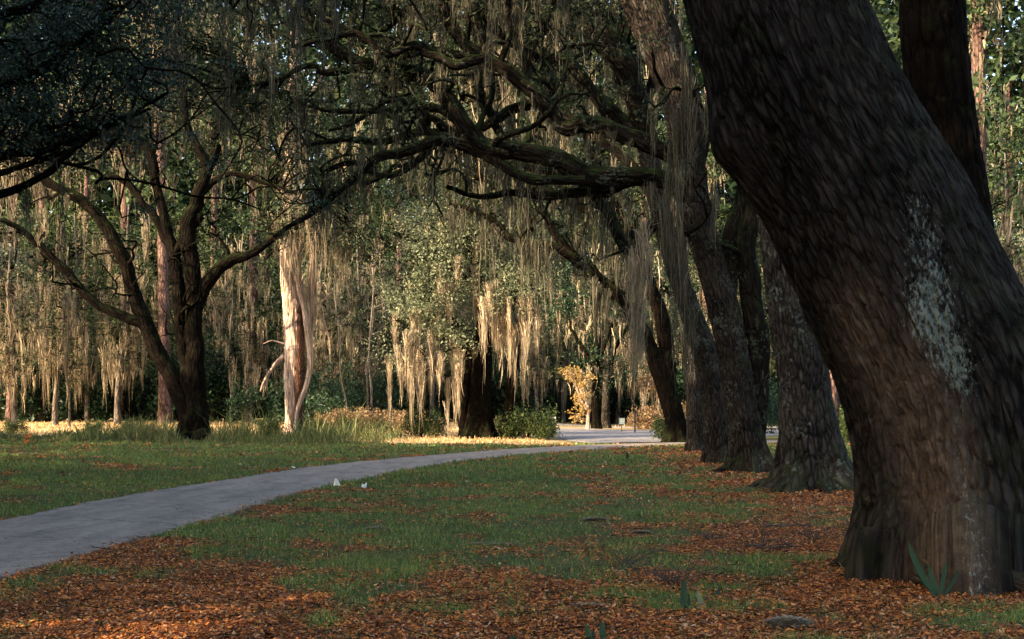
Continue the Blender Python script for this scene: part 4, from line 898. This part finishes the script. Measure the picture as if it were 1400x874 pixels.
for (k, x, Y, s) in [('bushD', x_, 98 + 5 * rng.random(), 1.1 + .8 * rng.random()) for x_ in range(-20, 720, 33)] + [('bushD', x_, 106 + 6 * rng.random(), 2.0 + .7 * rng.random()) for x_ in range(0, 720, 48)] + \
    [('bushD', x_, 108 + 8 * rng.random(), 1.3 + .5 * rng.random()) for x_ in range(715, 960, 30)] + [('bushD', x_, 76 + 12 * rng.random(), .9) for x_ in range(990, 1400, 40)] + \
    [('bushD', 470, 84, 1.0), ('bushD', 435, 88, 1.2), ('bushD', 500, 90, 1.2), ('bushD', 350, 90, .9), ('bushG', 577, 70.5, .9), ('bushG', 720, 68, 1.0), ('bushG', 738, 67, .8), ('bushG', 912, 66, .7), ('bushG', 1168, 64, 1.0), ('bushG', 1150, 66, 1.1), ('bushG', 365, 71, .6), ('bushG', 430, 69.5, .6), ('bushG', 705, 70, .9), ('bushG', 130, 74, .5), ('bushG', 175, 74, .5), ('bushG', 20, 75, .5),
     ('bushR', 452, 80, .8), ('bushR', 480, 79, .9), ('bushR', 508, 80, .9), ('bushR', 535, 80, .8), ('bushR', 560, 78, .8), ('bushR', 592, 76, .6), ('bushR', 895, 88, 1.0), ('bushR', 915, 86, .9), ('bushR', 765, 112, 1.0), ('bushR', 925, 90, 1.2), ('bushR', 680, 78, .6), ('bushR', 882, 94, 1.0)]:
    place(k, pxX(x, Y), Y, s)

# label the placed copies by look and place
names = {'oakA': ('mossy_oak', 'dark green mossy oak', 'tree', 'background oaks'), 'oakB': ('mossy_oak', 'fresh green mossy oak', 'tree', 'background oaks'),
         'oakC': ('mossy_oak', 'silvery mossy oak', 'tree', 'background oaks'), 'pine': ('pine_tree', 'tall pinkish pine', 'tree', 'background pines'),
         'pineB': ('pine_tree', 'slim brown pine', 'tree', 'background pines'), 'mossA': ('moss_draped_tree', 'small tan moss-smothered tree', 'tree', 'moss draped small trees'), 'mossB': ('moss_draped_tree', 'taller tan moss-smothered tree', 'tree', 'moss draped small trees'),
         'bushD': ('understory_bush', 'deep green bush', 'bush', 'understory bushes'), 'bushG': ('understory_bush', 'low fresh green bush', 'bush', 'low green bushes'), 'bushR': ('understory_bush', 'low rusty brown bush', 'bush', 'rusty bushes'), 'sap': ('bare_sapling', 'thin pale bare sapling', 'tree', 'bare saplings')}
words = ['first', 'second', 'third', 'fourth', 'fifth', 'sixth', 'seventh', 'eighth', 'ninth', 'tenth', 'eleventh', 'twelfth', 'thirteenth', 'fourteenth', 'fifteenth', 'sixteenth', 'seventeenth', 'eighteenth', 'nineteenth', 'twentieth']
def ordw(n):
    tens = {2: 'twenty', 3: 'thirty', 4: 'forty', 5: 'fifty', 6: 'sixty', 7: 'seventy', 8: 'eighty'}
    if n <= 20: return words[n - 1]
    return tens[n // 10] + ('-' + words[n % 10 - 1] if n % 10 else '') + ('th' if n % 10 == 0 else '')
def landmark(x, Y):
    for (a, b_, s) in [(-999, 0, 'at the left edge'), (0, 200, 'left of the lone dark oak'), (200, 330, 'behind the lone dark oak'), (330, 450, 'behind the pale dead trunk'), (450, 540, 'between dead trunk and silvery oak'), (540, 720, 'behind the silvery oak'), (720, 830, 'beyond the road'), (830, 950, 'beyond the small sign'), (950, 1200, 'behind the row of oaks'), (1200, 9999, 'behind the huge leaning oak')]:
        if a <= x < b_: return s
for k in names:
    L = sorted([o for (kk, o) in PLACED if kk == k], key=lambda o: o.location.x / o.location.y)
    nm, lb, cat, grp = names[k]
    for n, o in enumerate(L):
        x = CX + o.location.x / o.location.y * F
        tag(o, '%s %s, %s from left' % (lb, landmark(x, o.location.y), ordw(n + 1)), cat, grp)

# far wood closing the view
def far_wood():
    n = 300000
    X = (rng.random(n) * 2 - 1) * 75; Y = 126 + 40 * rng.random(n); Z = 46 * rng.random(n)
    k = (fbm(X * .22, Y * .1, Z * .22, 3) > .36) | ((np.abs(X + 5) > 22) & (X < 25)) | (Z < 9); C = np.stack([X, Y, Z], 1)[k]
    V, f = leaf_geo(C, .8, .6); o = mk('distant_woods', V, [f], M['farleaf'], smooth=False); tag(o, 'dim wall of distant trees closing the view behind the woods', 'woods', kind='stuff')
    mb = MB()
    for k in range(90):
        x = (rng.random() * 2 - 1) * 80; y = 125 + 30 * rng.random(); h = 30 + 10 * rng.random(); r = .2 + .2 * rng.random()
        mb.add(*tube(np.array([(x, y, 0), (x + rng.normal() * .3, y, h * .5), (x + rng.normal() * .6, y, h)]), np.array([r, r * .8, r * .3]), 8, 8, lump=.1))
    o = mb.build('distant_trunks', M['dark']); tag(o, 'thin dark trunks of the far woods seen between the nearer trees', 'woods', kind='stuff')
far_wood()

# woods to the left of the view (outside the frame) that shade the lawn
def side_wood():
    for n, (x, y, h, w) in enumerate([(-13, 0, 17, 6), (-17, 9, 19, 6.5), (-20, 17, 20, 6.5), (-23, 26, 20, 6.5), (-26, 35, 20, 6.5), (-29, 44, 20, 6), (-32, 52, 18, 5.5), (-35, 60, 8, 4.5), (-35, 65.5, 7.5, 3.5),
                                 (-26, 2, 22, 7), (-30, 13, 22, 7), (-34, 24, 23, 7), (-38, 36, 23, 7), (-43, 46, 22, 7), (-8, -9, 18, 6.5), (-14, 5, 18, 5), (-12.5, -5, 19, 6), (-18.5, 13, 19, 5), (-20, -8, 20, 7), (-45, 56, 10, 5), (-39, 78, 22, 6), (-44, 88, 24, 6.5), (-37, 70, 19, 5), (-52, 82, 25, 7), (3, -14, 16, 6), (-15.5, 16, 15, 5), (-19, 29, 14, 4.5), (-16.5, 22, 17, 4.5)]):
        root = empty('oak_tree', (x, y, 0), 'dense oak outside the view on the left, %s along the wood edge' % ordw(n + 1), 'tree', 'oaks outside the view')
        tp = (np.array([(x, y, -.1), (x + .2, y, h * .3), (x, y + .3, h * .8)]), np.array([.45, .33, .1]))
        trunk_part(root, tp, M['dark'], 14, 16, .01, .4, 5, n)
        foliage(root, [tp], [((x, y, h * .56), (w, w, h * .44), 44)], M['leafdeep'], .42, 300, 1.5, None, 0, filt='side', sub=3, tw=.05)
side_wood()

# ------------------------------------------------------------------ small things
def box(c, s, rz=0, rx=0):
    v = np.array([(a, b_, d) for a in (-.5, .5) for b_ in (-.5, .5) for d in (-.5, .5)]) * np.array(s)
    if rx: v = v @ np.array([[1, 0, 0], [0, math.cos(rx), math.sin(rx)], [0, -math.sin(rx), math.cos(rx)]])
    if rz: v = v @ np.array([[math.cos(rz), math.sin(rz), 0], [-math.sin(rz), math.cos(rz), 0], [0, 0, 1]])
    f = np.array([(0, 1, 3, 2), (4, 6, 7, 5), (0, 4, 5, 1), (2, 3, 7, 6), (0, 2, 6, 4), (1, 5, 7, 3)])
    return v + np.array(c), [f]
M['white'] = plain('white_paint', (.72, .74, .74)); M['post'] = plain('dark_post', (.03, .035, .03)); M['signface'] = plain('sign_face', (.16, .21, .21))
def sign(px, base, h, w, hh, label, mat, post=True, name='small_sign'):
    x, y = gp(px, base); z = float(gbase(x, y)); r = empty(name, (x, y, z), label, 'sign')
    mb = MB(); mb.add(*box((x, y, z + h / 2 - .05), (.05, .05, h + .1))); mb.build('post', M['post'], r, False)
    mb = MB(); mb.add(*box((x, y - .045, z + h - hh / 2), (w, .02, hh))); bd = mb.build('board', mat, r, False)
    mb = MB()
    for s_ in (-1, 1): mb.add(*box((x + s_ * (w / 2 + .01), y - .05, z + h - hh / 2), (.022, .04, hh + .04))); mb.add(*box((x, y - .05, z + h - hh / 2 + s_ * (hh / 2 + .01)), (w, .036, .022)))
    mb.build('frame', M['post'], bd, False)
sign(850, 591, .80, .32, .34, 'small pale square sign on a dark post beyond the road', M['signface'])
sign(757, 584, .62, .24, .24, 'tiny white sign low against the dark woods left of the yellow tree', M['white'])
x, y = gp(868, 592); z = float(gbase(x, y))
r = empty('marker_post', (x, y, z), 'slim dark post just right of the small pale sign', 'post')
mb = MB(); mb.add(*tube(np.array([(x, y, z - .05), (x, y, z + 1.25)]), np.array([.045, .04]), 10, 4, lump=0)); mb.build('post', M['post'], r)
mb = MB(); mb.add(*box((x, y, z + 1.27), (.12, .12, .05))); mb.build('cap', M['post'], r, False)

# trees at the far side of the road
tree('oak_tree', 'pair-leading slim dark trunk left of the small sign, beyond the road', 'tree', [(816, 591, 6.5), (815, 560, 5.5), (814, 520, 5), (818, 470, 4.5), (815, 400, 3.5), (812, 330, 2)], [[(816, 520, 3.5), (800, 480, 3), (780, 450, 2)], [(816, 500, 3.5), (835, 450, 3), (850, 420, 1.5)]], 88, M['dark'], M['dark'], 20, 40, .01, .4, 3,
     blobs=[B(820, 500, 88, 1.8, 1.6, 1.5, 10), B(815, 430, 89, 2.6, 1.6, 2, 16), B(790, 390, 89, 2.4, 1.2, 2, 12)], leafmat=M['leafdeep'], lsize=.16, lper=120, cr=.9, mossmat=M['moss'], mper=2, mlen=(.8, 2.6), mk_=10, mw=.06, mwid=.3)
tree('oak_tree', 'brown trunk close right of the slim dark trunk beyond the road', 'tree', [(828, 588, 6.5), (828, 560, 5.5), (829, 520, 5), (832, 460, 4), (836, 380, 3), (840, 300, 2)], [[(829, 500, 3), (850, 460, 2.5), (870, 430, 1.5)]], 91, M['oak'], M['dark'], 20, 40, .01, .4, 5,
     blobs=[B(850, 440, 92, 2.6, 1.6, 2, 14), B(845, 360, 92, 3, 2, 2, 16)], leafmat=M['leaf'], lsize=.16, lper=120, cr=.9, mossmat=M['moss'], mper=3, mlen=(.8, 2.6), mk_=10, mw=.06, mwid=.3)
tree('yellow_leaved_tree', 'small tree with glowing yellow leaves beside the slim dark trunk beyond the road', 'tree', [(803, 588, 2.6), (804, 560, 2.2), (799, 535, 1.8), (795, 505, 1)], [[(803, 560, 2), (792, 540, 1.5), (785, 520, 1)], [(801, 548, 2), (790, 525, 1.2), (778, 508, .8)]], 86, M['snag'], M['snag'], 12, 20, .005, .3, 2,
     blobs=[B(793, 548, 86, .45, .9, .5, 12), B(782, 512, 86, .5, .35, .5, 7), B(800, 520, 86, .5, .6, .5, 8), B(790, 570, 86, .3, .3, .3, 3)], leafmat=M['leafgold'], lsize=.15, lper=40, cr=.3, mossmat=M['moss'], mper=1, mlen=(.4, 1.2), mk_=8, mw=.05, mwid=.2, tw=.02)
tree('rusty_tree', 'small tree with pinkish brown leaves beyond the road, right of the marker post', 'tree', [(898, 588, 4), (897, 560, 3), (893, 530, 2)], [[(897, 560, 2), (908, 535, 1)]], 90, M['dark'], M['dark'], 12, 20, .005, .3, 2,
     blobs=[B(902, 535, 90, .8, 1.0, .6, 12), B(885, 525, 90, .7, .5, .6, 6)], leafmat=M['leafrust'], lsize=.16, lper=50, cr=.4, mossmat=M['moss'], mper=2, mlen=(.5, 1.6), mk_=8, mw=.05, mwid=.2, tw=.02)

# scraps of paper
def scrap(px, py, label, s):
    x, y = gp(px, py); z = float(gz(x, y)); r = rng.normal(size=(9, 3)) * s * .12
    gx_, gy_ = np.meshgrid([-1, 0, 1], [-1, 0, 1], indexing='ij'); V = np.stack([gx_.ravel() * s * .5, gy_.ravel() * s * .4, np.abs(rng.normal(size=9)) * s * .45 + .02], 1) + r
    V[:, 2] = np.maximum(V[:, 2], .01); V += (x, y, z)
    f = np.array([(0, 3, 4, 1), (1, 4, 5, 2), (3, 6, 7, 4), (4, 7, 8, 5)])
    V2 = V + (0, 0, -.006); f2 = f[:, ::-1] + 9
    o = mk('paper_scrap', np.vstack([V, V2]), [f, f2], M['white'], smooth=False, origin=(x, y, z)); tag(o, label, 'litter', 'paper scraps on the grass')
scrap(460, 667, 'crumpled white paper scrap at the very edge of the path', .12)
scrap(498, 667, 'crumpled white paper scrap lying in the grass, right of the one at the path edge', .09)
scrap(401, 641, 'small white scrap on the far edge of the path', .09)
scrap(639, 661, 'tiny pale scrap in the middle of the lawn', .07)

# sword-leaved shoots
M['sword'] = leaf_mat('sword_leaf', [(0, (.012, .04, .024)), (1, (.025, .065, .035))], .2, .4)
M['swordpale'] = leaf_mat('pale_sword_leaf', [(0, (.12, .16, .10)), (1, (.16, .20, .13))], .2, .4)
def shoot(px, py, blades, label, mat='sword', name='yucca_shoot'):
    x, y = gp(px, py); z = float(gz(x, y)); r = empty(name, (x, y, z), label, 'plant', 'sword leaved shoots')
    for (dx, dz, w, bend) in blades:
        t = np.linspace(0, 1, 9); s = 1.0
        cxp = x + dx * t + bend * np.sin(t * 3.14) * .1; czp = z - .02 + dz * t; cyp = np.full(9, y) + .05 * t
        ww = w * np.sin(np.clip(t * .85 + .12, 0, 1) * np.pi) ** .7 * .5 + .001; ww[-1] = .001
        V = np.concatenate([np.stack([cxp - ww, cyp, czp], 1), np.stack([cxp, cyp + .35 * ww, czp], 1), np.stack([cxp + ww, cyp, czp], 1)])
        k = np.arange(8); f = np.concatenate([np.stack([k, k + 9, k + 10, k + 1], 1), np.stack([k + 9, k + 18, k + 19, k + 10], 1)])
        mk('leaf', V, [f], M[mat], r)
shoot(1284, 815, [(-.25, .50, .06, -.3), (-.08, .30, .045, 0), (.08, .34, .04, 0), (.18, .26, .04, .2), (-.17, .2, .035, 0)], 'long blue-green sword leaves growing against the foot of the leaning oak')
shoot(936, 832, [(0, .27, .06, 0), (.02, .16, .04, .2)], 'upright dark green shoot in the leaves left of the leaning oak')
shoot(965, 832, [(-.06, .16, .04, -.1)], 'short pale green shoot just right of the upright dark shoot', 'swordpale')
shoot(975, 822, [(.06, .13, .03, .1)], 'small slanting green shoot right of the pale one')
shoot(808, 874, [(-.03, .15, .04, 0), (.02, .1, .03, 0)], 'dark shoot at the bottom edge of the picture, left of its twin')
shoot(825, 874, [(-.01, .16, .045, 0)], 'broad dark shoot at the bottom edge of the picture, right of its twin')
shoot(858, 629, [(0, .28, .09, 0)], 'lone dark shoot in the far grass in front of the road')
shoot(700, 873, [(0, .08, .03, 0), (.02, .07, .03, .1)], 'tiny green shoot at the bottom centre among the leaves')

# bare twiggy plants, fallen branches, moss clumps
M['twig'] = plain('twig', (.045, .035, .03)); M['mossball'] = plain('ground_moss', (.22, .19, .13), .95, 0, .3, 30)
def twigs(px, py, n, h, sp, label, name='bare_twig_plant'):
    x, y = gp(px, py); z = float(gz(x, y)); mb = MB()
    for k in range(n):
        e = np.array([x + rng.normal() * sp, y + rng.normal() * sp * .5, z + h * (.4 + .6 * rng.random())]); s = np.array([x + rng.normal() * .03, y, z - .02]); w_ = wander(s, e, 5, .2)
        mb.add(*tube(w_, np.linspace(.006, .002, 5), 5, 8, lump=0))
        for q in range(3):
            i_ = int(rng.integers(1, 4)); mb.add(*tube(wander(w_[i_], w_[i_] + rng.normal(size=3) * np.array([.1, .05, .06]) + (0, 0, .05), 4, .2), np.linspace(.003, .0012, 4), 4, 5, lump=0))
    o = mb.build(name, M['twig'], None, True, None, (x, y, z)); tag(o, label, 'plant', 'bare twiggy plants')
twigs(925, 800, 16, .28, .2, 'dark bare twiggy plant behind the upright shoot')
twigs(1045, 745, 7, .22, .16, 'sparse dark twigs sticking up by the fallen branch')
twigs(1110, 738, 7, .35, .16, 'thin bare weed right of the fallen branch')
twigs(860, 772, 8, .16, .2, 'low tangle of bare twigs in the grass, left of the upright shoot')
twigs(505, 626, 5, .6, .12, 'small dark twig plant at the far edge of the path')
def branch(px, py, L, label, rz):
    x, y = gp(px, py); z = float(gz(x, y)) + .03; mb = MB(); d = np.array([math.cos(rz), math.sin(rz), 0])
    a = np.array([x, y, z]) - d * L / 2; b_ = a + d * L; w_ = wander(a, b_, 7, .12); w_[:, 2] = z + np.abs(rng.normal(size=7)) * .02
    mb.add(*tube(w_, np.linspace(.015, .005, 7), 8, 20, lump=.2))
    for k in range(5):
        i_ = int(rng.integers(1, 6)); e = w_[i_] + rng.normal(size=3) * np.array([.3, .25, .03]) + (0, 0, .05); mb.add(*tube(wander(w_[i_], e, 4, .15), np.linspace(.009, .003, 4), 5, 6, lump=0))
    o = mb.build('fallen_branch', M['twig'], None, True, None, (x, y, z)); tag(o, label, 'branch', 'fallen branches')
branch(1075, 722, .7, 'dark fallen branch on the orange leaves between the two nearest oaks', .3)
branch(1060, 748, .6, 'thinner fallen branch in front of the larger dark one', -.2)
branch(980, 738, .4, 'slim fallen stick left of the dark branch', .7)
def clump(px, py, r, hh, label):
    x, y = gp(px, py); z = float(gz(x, y)); n = 1400; A = rng.random(n) * 6.28; q = rng.random(n) ** .5
    C = np.stack([x + np.cos(A) * q * r, y + np.sin(A) * q * r * .7, z + hh * np.sqrt(1 - q ** 2 * .98)], 1)
    ta = rng.random(n) * 6.28; u = np.stack([np.cos(ta), np.sin(ta), rng.normal(size=n) * .15 - .1], 1) * (.035 + .03 * rng.random((n, 1))); w_ = np.stack([-np.sin(ta), np.cos(ta), np.zeros(n)], 1) * .0035
    V = np.stack([C - u - w_, C - u + w_, C + u + w_, C + u - w_], 1).reshape(-1, 3)
    th = np.linspace(0, 2 * np.pi, 25)[:-1]; rr = np.linspace(0.02, 1, 8)
    D = np.array([(x + math.cos(t) * s * r * (.9 + .1 * math.sin(3 * t)), y + math.sin(t) * s * r * .68, z - .02 + (hh + .02) * math.sqrt(max(0, 1 - s * s))) for s in rr for t in th])
    i, j = np.meshgrid(np.arange(7), np.arange(24), indexing='ij'); a = (i * 24 + j).ravel(); b_ = (i * 24 + (j + 1) % 24).ravel()
    f = np.stack([a, a + 24, b_ + 24, b_], 1); f0 = np.arange(4 * n).reshape(-1, 4) + len(D)
    o = mk('moss_clump', np.vstack([D, V]), [f, f0], M['mossball'], None, smooth=True, origin=(x, y, z)); tag(o, label, 'moss', 'moss clumps on the ground')
clump(1078, 856, .16, .055, 'large grey-green moss clump on the leaves in front of the leaning oak')
clump(805, 830, .12, .02, 'flat grey moss patch on the leaves near the bottom centre')
clump(515, 724, .15, .03, 'pale moss mound on the lawn right of the path')
clump(690, 741, .18, .02, 'flat pale moss patch in the centre of the lawn')
clump(815, 714, .16, .03, 'grey moss patch on the lawn left of the orange leaves')
clump(655, 742, .13, .02, 'small pale moss patch touching the central one on its left')
clump(875, 728, .14, .02, 'faint grey moss patch at the edge of the orange leaves')

# orange leaved seedling in the weeds
x, y = gp(38, 614); z = float(gz(x, y)); r = empty('seedling', (x, y, z), 'orange-leaved seedling in the weeds at the far left', 'plant')
mb = MB(); mb.add(*tube(np.array([(x, y, z - .02), (x + .03, y, z + .25), (x, y, z + .5)]), np.array([.012, .01, .006]), 6, 8, lump=0)); mb.build('stem', M['twig'], r)
M['orangeleaf'] = leaf_mat('orange_leaf', [(0, (.30, .10, .02)), (1, (.5, .2, .05))], .3)
V, f = leaf_geo(np.array([x, y, z + .42]) + rng.normal(size=(26, 3)) * np.array([.09, .06, .14]), .16, .6); mk('foliage', V, [f], M['orangeleaf'], r, smooth=False)

# ------------------------------------------------------------------ world, sun, camera
w = bpy.data.worlds.new('World'); SC.world = w; w.use_nodes = True; t = w.node_tree
bg = t.nodes['Background']; sky = t.nodes.new('ShaderNodeTexSky'); sky.sky_type = 'NISHITA'; sky.sun_disc = False
sky.sun_elevation = SUN_EL; az = math.atan2(SUN_AZ[0], SUN_AZ[1]); sky.sun_rotation = az
sky.air_density = 1.0; sky.dust_density = 4.0; sky.ozone_density = .4
t.links.new(sky.outputs[0], bg.inputs[0]); bg.inputs[1].default_value = .15
sl = bpy.data.lights.new('sun', 'SUN'); sl.energy = 4.6; sl.angle = math.radians(.6); sl.color = (1, .76, .50)
so = bpy.data.objects.new('sun', sl); COL.objects.link(so); so.location = (-30, -10, 40)
d = Vector((-SUN_AZ[0] * math.cos(SUN_EL), -SUN_AZ[1] * math.cos(SUN_EL), -math.sin(SUN_EL))); so.rotation_euler = d.to_track_quat('-Z', 'Y').to_euler()
cd = bpy.data.cameras.new('camera'); co = bpy.data.objects.new('camera', cd); COL.objects.link(co)
co.location = (0, 0, CH); co.rotation_euler = (math.radians(90), 0, 0); cd.sensor_width = 36; cd.lens = F / 1400 * 36; cd.shift_y = (HY - 437) / 1400; cd.clip_end = 3000; cd.clip_start = .05
SC.camera = co
SC.view_settings.view_transform = 'Standard'; SC.view_settings.look = 'None'; SC.view_settings.gamma = 1; SC.view_settings.exposure = 2.0
SC.render.engine = 'CYCLES'; c = SC.cycles
c.max_bounces = 5; c.diffuse_bounces = 4; c.glossy_bounces = 1; c.transmission_bounces = 3; c.transparent_max_bounces = 4; c.caustics_reflective = False; c.caustics_refractive = False
c.use_denoising = True
print('faces', sum(len(o.data.polygons) for o in COL.objects if o.type == 'MESH'), 'objects', len(COL.objects))
